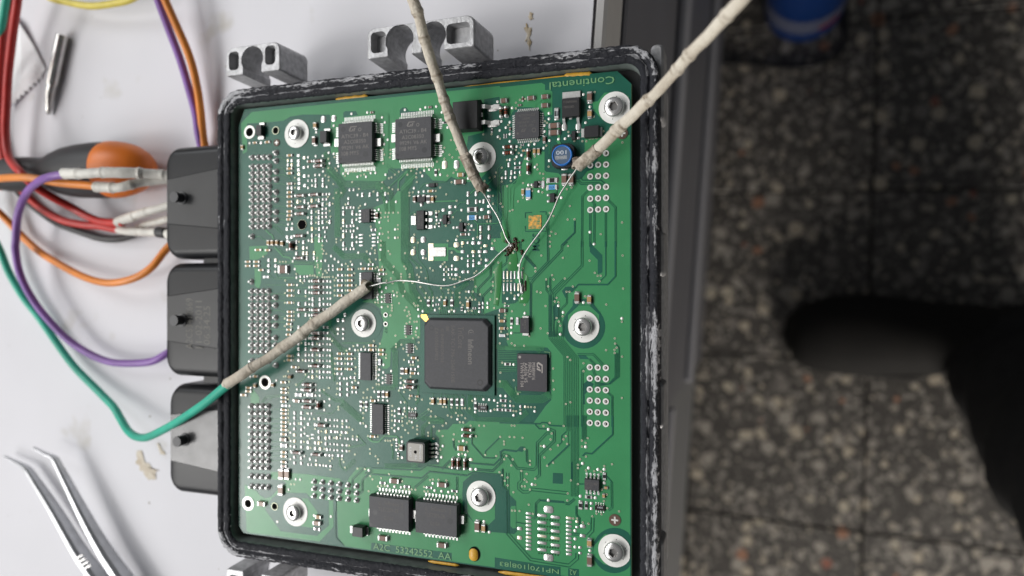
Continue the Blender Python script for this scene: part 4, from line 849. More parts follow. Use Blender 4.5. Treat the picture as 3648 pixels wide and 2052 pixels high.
# kinds: c brown ceramic, t tan ceramic, p pale ceramic, r black resistor, b blue resistor, w white resistor, m barrel resistor
CMP = dict(
A='t550,1060,80,36 t740,1050,90,38 t360,1130,42,80 c2325,600,60,36 t1470,800,60,110 c1455,1030,62,150',
B='c820,520,60,40 r1050,752,110,40 c1945,425,120,80 c2355,385,130,75 c2225,395,32,80 c2180,490,62,38 r1755,870,32,70 r1960,940,62,32 r1960,975,62,32 m1900,600,60,180 m1978,590,65,180 m2010,1125,170,65 m2010,1215,170,65 m2313,1240,65,190 t2405,1190,50,110 t2470,1190,50,110 t2240,1180,60,32 r2218,1090,55,36 c2035,850,36,60',
C='c692,535,130,80 c692,668,130,80 c1370,540,90,190 t1372,795,78,145 r865,790,78,190 c830,975,185,95 c830,1080,185,95 c680,1180,52,120',
D='t1080,60,95,42 t1080,260,95,42 t1080,330,95,42 p1080,490,95,42 t1080,620,95,42 t1080,685,95,42 t1080,765,95,42 t1080,825,95,42 t1080,910,95,42 t1080,970,95,42 t1065,1030,80,42 m1525,145,160,65 m1525,220,160,65 m1240,670,165,60 m1455,655,170,60 m1240,845,160,60 m1455,830,160,60 m1240,945,160,60 m1225,1280,165,60 m1110,1430,70,150 r1605,650,90,40 r1605,725,90,40 r1600,870,90,40 r1600,933,90,40 r1600,993,90,40 r1615,1155,90,40 c1385,150,95,42 t755,1385,45,90 t815,1385,45,90 t885,1385,45,90 t965,1395,48,90 r1970,850,95,40 r1970,1130,95,40 r2347,1188,98,46 c2403,970,48,110',
E='m2313,260,65,190 r905,318,46,115 t1290,355,120,72 c1268,462,175,82 t830,600,108,44 c587,722,50,115 r793,722,66,130 t860,722,48,115 r1460,880,172,82 b1460,1003,172,82 c1680,997,118,66 c1327,1258,108,44 r912,960,36,90 r957,1110,36,72 r2147,243,112,44 t2230,615,48,122 b2313,640,88,195 r1450,1190,82,26',
F='c985,425,92,195 c1090,425,92,195 r800,437,188,86 b797,543,188,86 w660,497,50,122',
G='c985,425,170,145 t1080,660,95,40 t1080,745,95,40 t1080,822,95,40 t1080,930,95,40 t1080,1070,95,40 t1080,1130,95,40 t1080,1192,95,40 t1070,1255,90,40 t1070,1340,90,40 t1060,1415,85,40 t600,130,115,38 t745,133,95,38 t445,310,95,36 t575,310,105,36 t445,372,95,36 t575,372,105,36 t645,435,90,36 w715,540,100,40 m1490,600,150,65 m1490,695,150,65 m1490,780,150,65 m1490,1040,150,65 m1490,1120,150,65 m1470,1212,150,62 m1270,1035,150,60 m1225,252,160,60 m1485,1390,150,62 r1615,605,95,40 r1615,695,95,40 r1615,780,95,40 r1620,955,95,40 r1610,1035,95,40 r1620,1305,95,40 r1620,1390,95,40 t1840,425,95,42 r1840,515,95,42 r1840,592,95,42 t1840,668,95,42 r1840,745,95,42 t1840,822,95,42 t1995,425,95,42 t1995,515,95,42 t1995,592,95,42 t1995,668,95,42 t1995,745,95,42 t1975,822,95,42 t2195,415,95,42 t2307,415,95,42 r2307,352,98,40 t2470,433,98,46 r2470,495,98,46 w2442,595,50,95',
H='t85,432,105,44 r85,495,105,46 r795,935,48,112 t1048,935,50,118 r1150,935,52,118 t1397,960,52,135 r1300,1025,36,66 r930,957,62,40 r1490,1015,56,40 r1567,985,38,82 c1925,1050,122,74 t1915,1208,112,50 t1915,1320,112,50 w1915,1430,112,52 r2057,1210,46,122 w2143,1210,50,122 r1983,980,90,30',
I='c1180,855,88,195 t1365,880,80,145',
J='t985,775,100,40 t990,875,100,40 t990,930,100,40 t990,1008,100,40 t990,1068,100,40 w990,1130,95,40 t990,1192,100,40 t990,1250,100,40 t990,1312,100,40 t990,1380,100,40 t990,1440,100,40 t560,685,90,40 t455,858,105,38 t455,912,105,38 t380,967,105,38 t555,825,48,75 t1085,690,58,70 t825,815,46,70 t1075,375,95,40 t1075,437,95,40 t1145,545,98,40 m1480,105,160,65 m1480,280,160,65 m1480,525,160,65 m1255,605,155,60 m1360,810,165,65 m1360,890,165,65 m1360,1057,165,65 m1355,1150,165,65 m1570,1425,165,65 m1525,1120,62,135 w1210,965,115,62 w1385,965,115,62 p1190,1057,110,56 r1620,110,95,40 r1620,283,95,40 r1620,535,95,40 r1620,620,95,40 t1840,340,95,42 t1990,343,95,42 t1835,415,95,42 t1990,418,95,42 r1835,492,95,42 r1990,495,95,42 t1835,572,95,42 t1990,575,95,42 r1832,648,95,42 r2030,705,95,42 t2060,853,95,46 t2317,215,98,44 t2317,283,98,44 t2467,285,98,46 t2467,347,98,46 w2440,470,50,100 r2425,957,46,110 r2495,957,46,110 r2157,1105,46,105 r2237,1110,46,105 t2342,1055,95,44',
K='t172,960,48,112 t578,405,105,44 r530,465,98,44 r400,605,66,112 t465,605,46,112 r562,577,102,44 t560,637,102,44 t865,1060,50,115 t985,1065,50,115 t1045,1065,50,115 r1147,1075,46,122 r1230,1078,46,122 w1305,1080,46,115 t530,980,56,36 t625,990,56,36 r350,1215,46,112 r320,1362,100,44 r1507,1130,46,125 r1930,1055,112,46 r1880,1193,112,44 r2005,1200,112,44 r1998,500,118,50 w380,860,62,36 m527,760,172,66 m520,845,172,66',
M='t990,30,100,40 t990,100,100,40 t990,158,100,40 t990,218,100,40 t990,285,100,40 p990,362,112,62 w990,455,115,70 t990,557,100,40 t990,620,100,40 t990,705,100,40 p990,768,100,40 p955,885,86,185 p1045,890,86,185 p950,1130,86,180 p660,1335,135,82 m1560,155,175,66 m1190,562,175,60 m1490,590,170,60 r1735,247,95,40 r1895,258,95,40 r1650,605,95,40 r1840,612,95,40 t2340,318,98,44',
N='c460,990,170,86 c1180,1048,172,86 r270,1025,108,44 r637,1082,108,44 r975,1095,108,44 r1360,1150,112,44 r490,85,102,44 c560,490,56,105 t1475,495,140,88 r480,445,36,64 r505,595,36,64 m1560,213,180,66 m1560,307,180,66 m1345,720,62,185 m1425,725,62,185 m1527,735,62,195',
O='r1590,925,56,132', P='c285,868,176,88 c1175,975,176,88 c1712,690,88,195 t1808,720,72,145',
Q='r1228,375,72,142 r1315,380,52,128 t1368,945,82,150 c1370,1210,92,205 r1355,250,128,56 t1615,108,74,46 t1583,230,50,76', R='t1690,548,105,62 p1670,640,135,78 r1660,735,110,52')
# ================================================================== builders for what sits on the board
SEEN = {}
def fresh(kind, x, y, d=5):
    L_ = SEEN.setdefault(kind, [])
    for a, b_ in L_:
        if abs(a - x) < d and abs(b_ - y) < d: return False
    L_.append((x, y)); return True
def dims(t, cx, cy, w, h, z=ZB):
    X, Y = px(t, cx, cy); w /= ZS if t != 'S' else 1; h /= ZS if t != 'S' else 1
    a = at(X - w / 2, Y, z); b_ = at(X + w / 2, Y, z); c = at(X, Y - h / 2, z); d = at(X, Y + h / 2, z); o = at(X, Y, z)
    return o, b_.x - a.x, c.y - d.y
CACHE = {}
def q(v): return round(v / .00008) * .00008

# ---- test points, pads, vias
def tp_mesh(r):
    k = ('tp', r)
    if k not in CACHE:
        mb = MB(); mb.dome([(r * math.cos(math.pi * i / 6), r * math.sin(math.pi * i / 6)) for i in range(12)], 0, .00006, 0, .85)
        CACHE[k] = mb.mesh('test_point', [M['tin']])
    return CACHE[k]
ntp = 0; TPX = MB()
for t, s in TP.items():
    for qd in s.split():
        x, y = map(float, qd.split(','))
        X, Y = px(t, x, y)
        if not fresh('tp', X, Y, 6): continue
        w = at(X, Y); ntp += 1
        if ntp <= 300:
            obj('test_point', tp_mesh(.00047), board, (w.x, w.y, ZB + .00013))
        else:
            TPX.dome([(w.x + .00052 * math.cos(math.pi * i / 6), w.y + .00052 * math.sin(math.pi * i / 6)) for i in range(12)], ZB + .00013, .00006, 0, .85)
if TPX.v: obj('further_test_points', TPX.mesh('further_test_points', [M['tin']]), board, kind='stuff')

def pad_mesh(w, h, gold):
    k = ('pad', q(w), q(h), gold)
    if k not in CACHE:
        mb = MB(); mb.dome(rrect(0, 0, k[1], k[2], min(k[1], k[2]) * .33, 2), 0, min(.0001, min(k[1], k[2]) * .12), 0, .66 if k[1] * k[2] < 1.5e-6 else .86)
        CACHE[k] = mb.mesh('solder_pad', [M['gold_tin' if gold else 'solder']])
    return CACHE[k]
pl = []
for t, s in PAD.items():
    for qd in s.split():
        x, y, w, h = map(float, qd.split(','))
        X, Y = px(t, x, y)
        if not fresh('pad', X, Y, 5): continue
        o, W_, H_ = dims(t, x, y, w * .90, h * .92)
        pl.append((W_ * H_, o, W_, H_))
pl.sort(key=lambda r: -r[0])
PX = MB()
for i, (a, o, W_, H_) in enumerate(pl):
    gold = random.random() < .14 or W_ * H_ > 9e-6
    if i < 300: obj('solder_pad', pad_mesh(W_, H_, gold), board, (o.x, o.y, ZB + .00013))
    else: PX.dome(rrect(o.x, o.y, W_, H_, min(W_, H_) * .33, 2), ZB + .00013, min(W_, H_) * .14, 0, .66)
if PX.v: obj('small_solder_pads', PX.mesh('small_solder_pads', [M['solder']]), board, kind='stuff')

VX = MB()
def via(w, r=.00034, z=ZB + .00021):
    VX.ann((w.x, w.y), r, r, r * .5, r * .5, z, 0, 10)
    VX.add([(w.x + r * .52 * math.cos(math.pi * i / 5), w.y + r * .52 * math.sin(math.pi * i / 5), z - .00001) for i in range(10)], [tuple(range(10))], 1)
for t, s in VIA.items():
    for qd in s.split():
        x, y = map(float, qd.split(',')); X, Y = px(t, x, y)
        if fresh('via', X, Y, 5): via(at(X, Y))
for r_ in range(6):                                    # thermal bores between the empty heat pads
    for c_ in range(8):
        w = at(*px('Q', 600 + c_ * 41, 580 + r_ * 104 + c_ * 4)); VX.add([(w.x + .00018 * math.cos(math.pi * i / 4), w.y + .00024 * math.sin(math.pi * i / 4), ZB + .0002) for i in range(8)], [tuple(range(8))], 1)
obj('via_holes', VX.mesh('via_holes', [M['via'], M['hole']]), board, kind='stuff')

# ---- two-terminal parts
def chip_mesh(kind, L, W):
    k = (kind, q(L), q(W))
    if k in CACHE: return CACHE[k]
    L, W = k[1], k[2]; mb = MB(); h = min(W * .62, .0011); bl = L * .84; bw = W * .84
    nm = {'c': 'ceramic_capacitor', 't': 'ceramic_capacitor', 'p': 'ceramic_capacitor', 'r': 'chip_resistor', 'b': 'chip_resistor', 'w': 'chip_resistor'}[kind]
    body = {'c': 'ceramic', 't': 'tan', 'p': 'pinkcer', 'r': 'white_cer', 'b': 'blue_res', 'w': 'white_cer'}[kind]
    if kind in 'rbw': h = W * .34
    for s in (-1, 1):
        x0, x1 = sorted((s * L * .5, s * bl * .30)); mb.dome(rrect((x0 + x1) / 2, 0, x1 - x0, W, W * .22, 2), 0, h * .30, 2, .72)
        a, c = sorted((s * bl * .5, s * bl * .29)); mb.box(a, c, -bw / 2, bw / 2, 0, h, 1, h * .14)
    mb.box(-bl * .3, bl * .3, -bw * .485, bw * .485, 0, h * .97, 0, h * .08)
    if kind == 'r': mb.box(-bl * .24, bl * .24, -bw * .43, bw * .43, h * .9, h * 1.03, 3)
    CACHE[k] = mb.mesh(nm, [M[body], M['endcap'], M['solder'], M['resist']])
    return CACHE[k]
def melf_mesh(L, W, v):
    k = ('m', q(L), q(W), v)
    if k in CACHE: return CACHE[k]
    L, W = k[1], k[2]; mb = MB(); r = W * .44
    for s in (-1, 1):
        x0, x1 = sorted((s * L * .5, s * L * .22)); mb.dome(rrect((x0 + x1) / 2, 0, x1 - x0, W, W * .3, 2), 0, r * .5, 1, .75)
        a, c = sorted((s * L * .455, s * L * .235)); mb.xcyl(a, c, r, r, 1, 10, True, r * .12)
    st_ = [(-.235, -.13, 0), (-.13, -.08, 2), (-.08, .0, 0), (.0, .045, 2), (.045, .12, 3), (.12, .235, 0)]
    for a, c, m_ in st_: mb.xcyl(a * L, c * L, r * .93, r, m_, 10, False)
    CACHE[k] = mb.mesh('barrel_resistor', [M['melf_brown' if v == 0 else 'melf_red' if v == 1 else 'melf_green'], M['endcap'], M['melf_dark'], M['melf_red' if v != 1 else 'melf_dark']])
    return CACHE[k]
for t, s in CMP.items():
    for qd in s.split():
        kind = qd[0]; x, y, w, h = map(float, qd[1:].split(','))
        X, Y = px(t, x, y)
        if not fresh('cmp', X, Y, 6): continue
        o, W_, H_ = dims(t, x, y, w, h, ZB + .0002)
        L_, B_, rot = (W_, H_, 0) if W_ >= H_ else (H_, W_, math.pi / 2)
        if kind == 'm':
            v = random.choice((0, 0, 1, 0, 1)); v = 2 if (t == 'B' and x == 1900) else v
            obj('barrel_resistor', melf_mesh(L_, B_, v), ecu, (o.x, o.y, ZB), rot)
        else:
            me = chip_mesh(kind, L_, B_); obj(me.name.split('.')[0], me, ecu, (o.x, o.y, ZB), rot)

# ---- lettering
def text_me(s, w, h, m, bold=0):
    cu = bpy.data.curves.new('t', 'FONT'); cu.body = s; cu.size = 1; cu.resolution_u = 2; cu.offset = bold
    cu.align_x = 'CENTER'; cu.align_y = 'CENTER'
    o = bpy.data.objects.new('t', cu)
    me = bpy.data.meshes.new_from_object(o)
    bpy.data.objects.remove(o)
    xs = [v.co.x for v in me.vertices]; ys = [v.co.y for v in me.vertices]
    sx = w / max(1e-6, max(xs) - min(xs)); sy = h / max(1e-6, max(ys) - min(ys))
    cx = (max(xs) + min(xs)) / 2; cy = (max(ys) + min(ys)) / 2
    for v in me.vertices: v.co = ((v.co.x - cx) * sx, (v.co.y - cy) * sy, 0)
    me.materials.clear(); me.materials.append(M[m])
    return me
def text(parent, s, t, cx, cy, w, h, rot, m, z, name='marking', bold=0):
    """w,h: extent across and up the picture in tile pixels; rot: degrees anticlockwise"""
    o, W_, H_ = dims(t, cx, cy, w, h, z)
    if rot in (90, -90): W_, H_ = H_, W_
    obj(name, text_me(s, W_, H_, m, bold), parent, (o.x, o.y, z), math.radians(rot))
def flat(parent, pts, z, m, name='marking'):
    P = [(at(*p, z).x, at(*p, z).y) for p in pts]; P = ccw(P)
    mb = MB(); mb.add([(x, y, z) for x, y in P], [tuple(range(len(P)))], 0)
    return obj(name, mb.mesh(name, [M[m]]), parent)

# ---- integrated circuits
def lead_prof(L, zt, thick):
    return [(-.0002, zt), (L * .30, zt), (L * .52, thick * 1.1), (L, thick * 1.1)]
def add_lead(mb, x, y, ang, L, zt, w, thick, z0):
    ca, sa = math.cos(ang), math.sin(ang); P = lead_prof(L, zt, thick); vs = []
    for (d, z) in P:
        for (s, dz) in ((-1, 0), (1, 0), (1, -thick), (-1, -thick)):
            lx, ly = d, s * w / 2
            vs.append((x + lx * ca - ly * sa, y + lx * sa + ly * ca, z0 + z + dz))
    fs = []
    for i in range(len(P) - 1):
        a = i * 4
        for j in range(4): fs.append((a + j, a + (j + 1) % 4, a + 4 + (j + 1) % 4, a + 4 + j))
    fs.append((12, 13, 14, 15))
    mb.add(vs, [tuple(reversed(f)) for f in fs], 0)
    # foot fillet of solder
    fx, fy = x + ca * L * .80, y + sa * L * .80
    wx, wy = (L * .5, w * 1.5) if abs(ca) > .5 else (w * 1.5, L * .5)
    mb.dome(rrect(fx, fy, wx, wy, min(wx, wy) * .4, 2), z0 + .00002, .00009, 0, .7)
def ic(name, t, rect, h, leads, m='ic', L=.0009, lw=.00026, single=False, draft=.05, zl=.5, cham=None, base=0.00005, label=None):
    """rect: top face in tile pixels; leads: {side: [(n, from, to), ...]} as fractions along that side"""
    x0, y0, x1, y1 = rect; h *= mm; zt = ZB + h
    a = at(*px(t, x0, (y0 + y1) / 2), zt); b_ = at(*px(t, x1, (y0 + y1) / 2), zt)
    c = at(*px(t, (x0 + x1) / 2, y0), zt); d = at(*px(t, (x0 + x1) / 2, y1), zt)
    xa, xb, yb, ya = a.x, b_.x, c.y, d.y
    e = h * draft + .00004
    cc = cham * mm if cham else .0001
    def oct_(k):
        X0, X1, Y0, Y1 = xa - k, xb + k, ya - k, yb + k
        return [(X0 + cc, Y0), (X1 - cc, Y0), (X1, Y0 + cc), (X1, Y1 - cc), (X1 - cc, Y1), (X0 + cc, Y1), (X0, Y1 - cc), (X0, Y0 + cc)]
    mb = MB()
    mb.rings([[(x, y, base) for x, y in oct_(e * .4)], [(x, y, h * .5) for x, y in oct_(e)], [(x, y, h - h * .05) for x, y in oct_(e * .25)], [(x, y, h) for x, y in oct_(0)]], 0)
    me = mb.mesh(name, [M[m]])
    body = obj(name, me, ecu, (0, 0, ZB), label=label)
    LM = MB()
    for side, gs in leads.items():
        for (n_, f0, f1) in gs:
            for i in range(n_):
                f = f0 + (f1 - f0) * (i / (n_ - 1) if n_ > 1 else .5)
                if side in 'NS': x = xa + (xb - xa) * f; y = (yb + e) if side == 'N' else (ya - e); ang = math.pi / 2 if side == 'N' else -math.pi / 2
                else: y = yb + (ya - yb) * f; x = (xb + e) if side == 'E' else (xa - e); ang = 0 if side == 'E' else math.pi
                if single:
                    S_ = MB(); add_lead(S_, 0, 0, ang, L, h * zl, lw, .00018, 0)
                    kk = ('lead', name, side, round(L, 6))
                    if kk not in CACHE: CACHE[kk] = S_.mesh('lead', [M['lead']])
                    obj('lead', CACHE[kk], body, (x, y, ZB))
                else: add_lead(LM, x, y, ang, L, h * zl, lw, .00013, ZB)
    if LM.v: obj('fine_leads', LM.mesh('fine_leads', [M['lead']]), body, kind='stuff')
    return body, zt + .00002, (xa, xb, ya, yb)
def tab(body, t, cx, cy, w, h, z0=0.0, z1=.0010, m='lead', name='heat_tab'):
    o, W_, H_ = dims(t, cx, cy, w, h, ZB + z1)
    mb = MB(); mb.box(-W_ / 2, W_ / 2, -H_ / 2, H_ / 2, z0, z1, 0, .0001)
    return obj(name, mb.mesh(name, [M[m]]), body, (o.x, o.y, ZB))
def dot(body, t, x, y, r, z, m='dimple', ring=False, name='dimple'):
    o, W_, H_ = dims(t, x, y, 2 * r, 2 * r, z)
    mb = MB(); n_ = 18
    if ring: mb.ann((0, 0), W_ / 2, W_ / 2, W_ / 2.9, W_ / 2.9, 0, 0, n_)
    else: mb.add([(W_ / 2 * math.cos(2 * math.pi * i / n_), W_ / 2 * math.sin(2 * math.pi * i / n_), 0) for i in range(n_)], [tuple(range(n_))], 0)
    obj(name, mb.mesh(name, [M[m]]), body, (o.x, o.y, z))
def st_logo(body, t, cx, cy, w, rot, z, m):
    """slanted two-stroke emblem"""
    pts = [[(-.5, -.5), (-.22, .32), (.5, .32), (.5, .5), (-.35, .5), (-.62, -.2)], [(.0, -.5), (.16, .18), (.34, .18), (.16, -.5)], [(-.5, -.5), (-.1, -.5), (.06, .0), (-.08, .0), (-.2, -.32), (-.44, -.32)]]
    o, W_, H_ = dims(t, cx, cy, w, w, z); mb = MB(); k = W_ if rot == 0 else H_
    for p in pts:
        P = ccw([(x * k, y * k * .62) for x, y in p]); mb.add([(x, y, 0) for x, y in P], [tuple(range(len(P)))], 0)
    obj('emblem', mb.mesh('emblem', [M[m]]), body, (o.x, o.y, z), math.radians(rot))
def inf_logo(body, t, cx, cy, r, rot, z, m):
    o, W_, H_ = dims(t, cx, cy, 2 * r, 2 * r, z); mb = MB(); R = H_ / 2; n_ = 16
    o_ = []; i_ = []
    for k in range(n_ + 1):
        a = math.radians(70 + 250 * k / n_); w = .22 * math.sin(math.pi * k / n_) + .03
        o_.append((R * math.cos(a), R * math.sin(a), 0)); i_.append((R * (1 - w) * math.cos(a), R * (1 - w) * math.sin(a), 0))
    mb.add(o_ + i_, [(k, k + 1, n_ + 2 + k, n_ + 1 + k) for k in range(n_)], 0)
    mb.add([(-.1 * R, -.5 * R, 0), (.1 * R, -.5 * R, 0), (.1 * R, .25 * R, 0), (-.1 * R, .25 * R, 0)], [(0, 1, 2, 3)], 0)
    mb.add([(-.12 * R + .14 * R * math.cos(k), .5 * R + .14 * R * math.sin(k), 0) for k in (0, 1.05, 2.1, 3.14, 4.2, 5.2)], [(0, 1, 2, 3, 4, 5)], 0)
    obj('emblem', mb.mesh('emblem', [M[m]]), body, (o.x, o.y, z), math.radians(rot))

# two big driver chips at the top
for t, r, lx in (('A', (1812, 752, 2322, 1352), 0), ('B', (290, 680, 832, 1288), 1)):
    x0, y0, x1, y1 = r; w = x1 - x0; hh = y1 - y0
    b_, z, _ = ic('driver_chip', t, r, 3.0, {'N': [(20, .07, .96)], 'S': [(20, .07, .96)], 'E': [(6, .04, .26), (6, .70, .95)], 'W': [(6, .04, .26), (6, .70, .95)]}, 'ic', L=.0026, lw=.00028, cham=.35)
    cx = (x0 + x1) / 2
    tab(b_, t, x1 + 85, (y0 + y1) / 2, 100, 125, 0, .0011); tab(b_, t, x0 - 22, (y0 + y1) / 2 + 5, 80, 125, 0, .0011)
    st_logo(b_, t, cx - 30, y0 + 95, 110, 0, z, 'mark'); dot(b_, t, cx + 70, y0 + 105, 24, z, 'mark', True, 'emblem')
    text(b_, 'ATIC39 - B4', t, cx - 5, y0 + 200, 410, 58, 0, 'mark', z); text(b_, 'A2C08350', t, cx - 5, y0 + 288, 335, 58, 0, 'mark', z)
    text(b_, '99291 V6 AK', t, cx + 2, y0 + 374, 415, 58, 0, 'mark', z); text(b_, '108 MYS', t, cx - 75, y0 + 466, 255, 62, 0, 'mark', z)
    dot(b_, t, x0 + 75, y0 + 105, 36, z); dot(b_, t, x1 - 100, y1 - 120, 40, z); dot(b_, t, x0 + 35, y1 - 45, 20, z, 'ic3')
# square chip
b_, z, _ = ic('square_chip', 'B', (2105, 580, 2470, 985), 1.4, {s: [(11, .10, .92)] for s in 'NSEW'}, 'ic', L=.0011, lw=.00032, cham=.35)
for s, y, w in (('ATIC91C5', 640, 250), ('LNML', 690, 120), ('HPAFV  V2', 745, 270), ('KOR 107', 800, 215)): text(b_, s, 'B', 2285, y, w, 36, 0, 'mark_dim', z)
st_logo(b_, 'B', 2245, 870, 70, 0, z, 'mark_dim'); dot(b_, 'B', 2395, 865, 34, z, 'mark_dim', True); dot(b_, 'B', 2150, 918, 16, z, 'mark_dim')
# big power transistor beside it
b_, z, _ = ic('power_transistor', 'B', (1165, 432, 1532, 845), 4.3, {}, 'ic3', draft=.16, cham=.2)
for cy, n_ in ((512, 1), (752, 1)):
    o, W_, H_ = dims('B', 1640, cy, 60, 62, ZB + .0022); S_ = MB(); add_lead(S_, 0, 0, 0, .0062, .0024, .0013, .0005, 0)
    obj('lead', S_.mesh('lead', [M['lead']]), b_, (dims('B', 1575, cy, 10, 10, ZB + .0022)[0].x, o.y + .0001, ZB))
    o, W_, H_ = dims('B', 1772, cy + 25, 165, 92); obj('solder_pad', pad_mesh(W_, H_, False), board, (o.x, o.y, ZB + .00013))
tab(b_, 'B', 1578, 633, 75, 62, .0019, .0024); tab(b_, 'B', 1172, 890, 45, 70, 0, .0008)
dot(b_, 'B', 1435, 640, 22, z)
# medium transistor top right
b_, z, _ = ic('power_transistor', 'C', (948, 552, 1205, 828), 2.3, {}, 'ic3', draft=.10)
tab(b_, 'C', 1088, 500, 275, 100, 0, .0007)
for cx in (972, 1188):
    S_ = MB(); add_lead(S_, 0, 0, -math.pi / 2, .0037, .0011, .00085, .0004, 0); o = dims('C', cx, 838, 10, 10, ZB + .0011)[0]
    obj('lead', S_.mesh('lead', [M['lead']]), b_, (o.x, o.y, ZB))
tab(b_, 'C', 1076, 850, 42, 50, .0009, .0012)
text(b_, 'F D6N06AL', 'C', 1075, 605, 205, 36, 0, 'mark_dim', z); text(b_, '7BE02BD', 'C', 1050, 685, 160, 34, 0, 'mark_dim', z)
for cx, cy in ((985, 995), (1197, 985)):
    o, W_, H_ = dims('C', cx, cy, 82, 100); obj('solder_pad', pad_mesh(W_, H_, False), board, (o.x, o.y, ZB + .00013))
# block diodes
def diode(t, rect, h, pads, label=None):
    b_, z, _ = ic('block_diode', t, rect, h, {}, 'ic3' if t != 'H' else 'ic2', draft=.08, cham=.12)
    for (cx, cy, w, hh) in pads: tab(b_, t, cx, cy, w, hh, 0, .0006, name='end_lead')
    return b_, z
diode('C', (1290, 972, 1498, 1142), 2.0, ((1262, 1080, 46, 135), (1525, 1065, 60, 140)))
b_, z = diode('H', (2185, 1170, 2315, 1388), 1.6, ((2268, 1150, 98, 40), (2268, 1412, 98, 42)))
text(b_, '8G\n2', 'H', 2245, 1260, 60, 130, -90, 'mark_dim', z)
diode('A', (562, 790, 636, 940), 2.2, ((650, 772, 78, 42), (640, 985, 82, 48)))
diode('A', (1532, 880, 1628, 1052), 2.4, ((1645, 862, 92, 38), (1640, 1090, 98, 42)))
diode('R', (2192, 715, 2345, 855), 3.2, ((2405, 775, 60, 125), (2180, 745, 40, 110)))
# three-legged transistors
def sot(t, cx, cy, w, h, pads):
    b_, z, _ = ic('small_transistor', t, (cx - w / 2, cy - h / 2, cx + w / 2, cy + h / 2), 1.0, {}, 'ic3', draft=.08)
    for (x, y) in pads:
        o, W_, H_ = dims(t, x, y, 58, 42); S_ = MB(); S_.dome(rrect(0, 0, W_, H_, H_ * .3, 2), 0, .0003, 0, .7)
        obj('lead', S_.mesh('lead', [M['solder']]), b_, (o.x, o.y, ZB + .00013))
sot('C', 1118, 1115, 52, 132, ((1060, 1125), (1195, 1065), (1195, 1160)))
sot('E', 845, 507, 80, 55, ((788, 512), (910, 507))); sot('E', 680, 725, 112, 76, ((650, 675), (728, 670), (690, 800)))
sot('E', 1038, 1030, 58, 132, ((1100, 990), (1100, 1080), (990, 1040))); sot('E', 1288, 1145, 52, 132, ((1355, 1107), (1355, 1192), (1240, 1152)))
sot('F', 545, 497, 52, 92, ((497, 505), (607, 467), (607, 527))); sot('F', 798, 700, 62, 132, ((743, 662), (745, 755), (868, 700)))
# tabbed regulator
b_, z, _ = ic('tabbed_regulator', 'E', (612, 902, 722, 1178), 1.6, {}, 'ic3', draft=.12)
tab(b_, 'E', 565, 1045, 75, 140, 0, .0008)
for cy in (938, 1040, 1142):
    S_ = MB(); add_lead(S_, 0, 0, 0, .0026, .0009, .0009, .0003, 0); o = dims('E', 738, cy, 10, 10, ZB + .0008)[0]; obj('lead', S_.mesh('lead', [M['lead']]), b_, (o.x, o.y, ZB))
    o, W_, H_ = dims('E', 825, cy, 82, 60); obj('solder_pad', pad_mesh(W_, H_, False), board, (o.x, o.y, ZB + .00013))
text(b_, 'V51 107\n20ANE', 'E', 668, 1045, 70, 180, -90, 'mark_dim', z)
# eight-legged chips
b_, z, _ = ic('eight_leg_chip', 'D', (2155, 876, 2283, 1072), 1.6, {'E': [(4, .08, .90)], 'W': [(4, .08, .90)]}, 'ic', L=.0016, lw=.00045, single=True)
text(b_, '5201G\nBP90', 'D', 2225, 970, 80, 140, -90, 'mark_dim', z)
b_, z, _ = ic('eight_leg_chip', 'O', (1288, 978, 1505, 1138), 1.6, {'N': [(4, .10, .92)], 'S': [(4, .10, .92)]}, 'ic', L=.0016, lw=.00055, single=True)
text(b_, 'D0123', 'O', 1360, 1040, 120, 46, 0, 'mark_dim', z); text(b_, 'E0WZ', 'O', 1345, 1105, 105, 44, 0, 'mark_dim', z); st_logo(b_, 'O', 1465, 1042, 55, 0, z, 'mark_dim')
# narrow multi-leg chips
for t, r in (('G', (2155, 472, 2322, 872)), ('J', (2142, 330, 2302, 742)), ('S', (1324, 1441, 1364, 1547))):
    b_, z, _ = ic('narrow_chip', t, r, 1.7, {'E': [(16 if t != 'S' else 14, .04, .96)], 'W': [(16 if t != 'S' else 14, .04, .96)]}, 'ic', L=.0014, lw=.00026)
    if t != 'S': dot(b_, t, r[0] + 25, r[1] + 30, 14, z)
    else: dot(b_, 'N', 255, 243, 22, z, 'mark', True)
# motor bridge chips at the bottom
for t, r, feet in (('P', (65, 268, 662, 738), 0), ('P', (770, 352, 1392, 822), 1)):
    x0, y0, x1, y1 = r
    b_, z, _ = ic('bridge_driver_chip', t, r, 3.3, {'N': [(10, .16, .92)], 'S': [(10, .16, .92)]}, 'ic', L=.0019, lw=.00062, single=True, draft=.10)
    cx, cy = (x0 + x1) / 2, (y0 + y1) / 2
    tab(b_, t, x1 + 75, cy + 10, 75, 130, 0, .0014); tab(b_, t, x0 + 20, cy - 15, 60, 120, 0, .0014)
    inf_logo(b_, t, x0 + 170, y0 + 75, 32, 0, z, 'mark_dim')
    text(b_, 'Infineon', t, x0 + 345, y0 + 85, 215, 62, 0, 'mark_dim', z); text(b_, 'TLE7209-2R', t, x0 + 295, y0 + 180, 310, 62, 0, 'mark_dim', z); text(b_, 'G1104', t, x0 + 292, y0 + 305, 140, 62, 0, 'mark_dim', z)
    text(b_, 'SMPC', t, x1 - 100, y0 + 130, 38, 130, -90, 'mark_dim', z)
    dot(b_, t, x0 + 95, cy - 20, 38, z); dot(b_, t, x1 - 100, cy + 30, 42, z); dot(b_, t, x0 + 30, y1 - 80, 26, z)
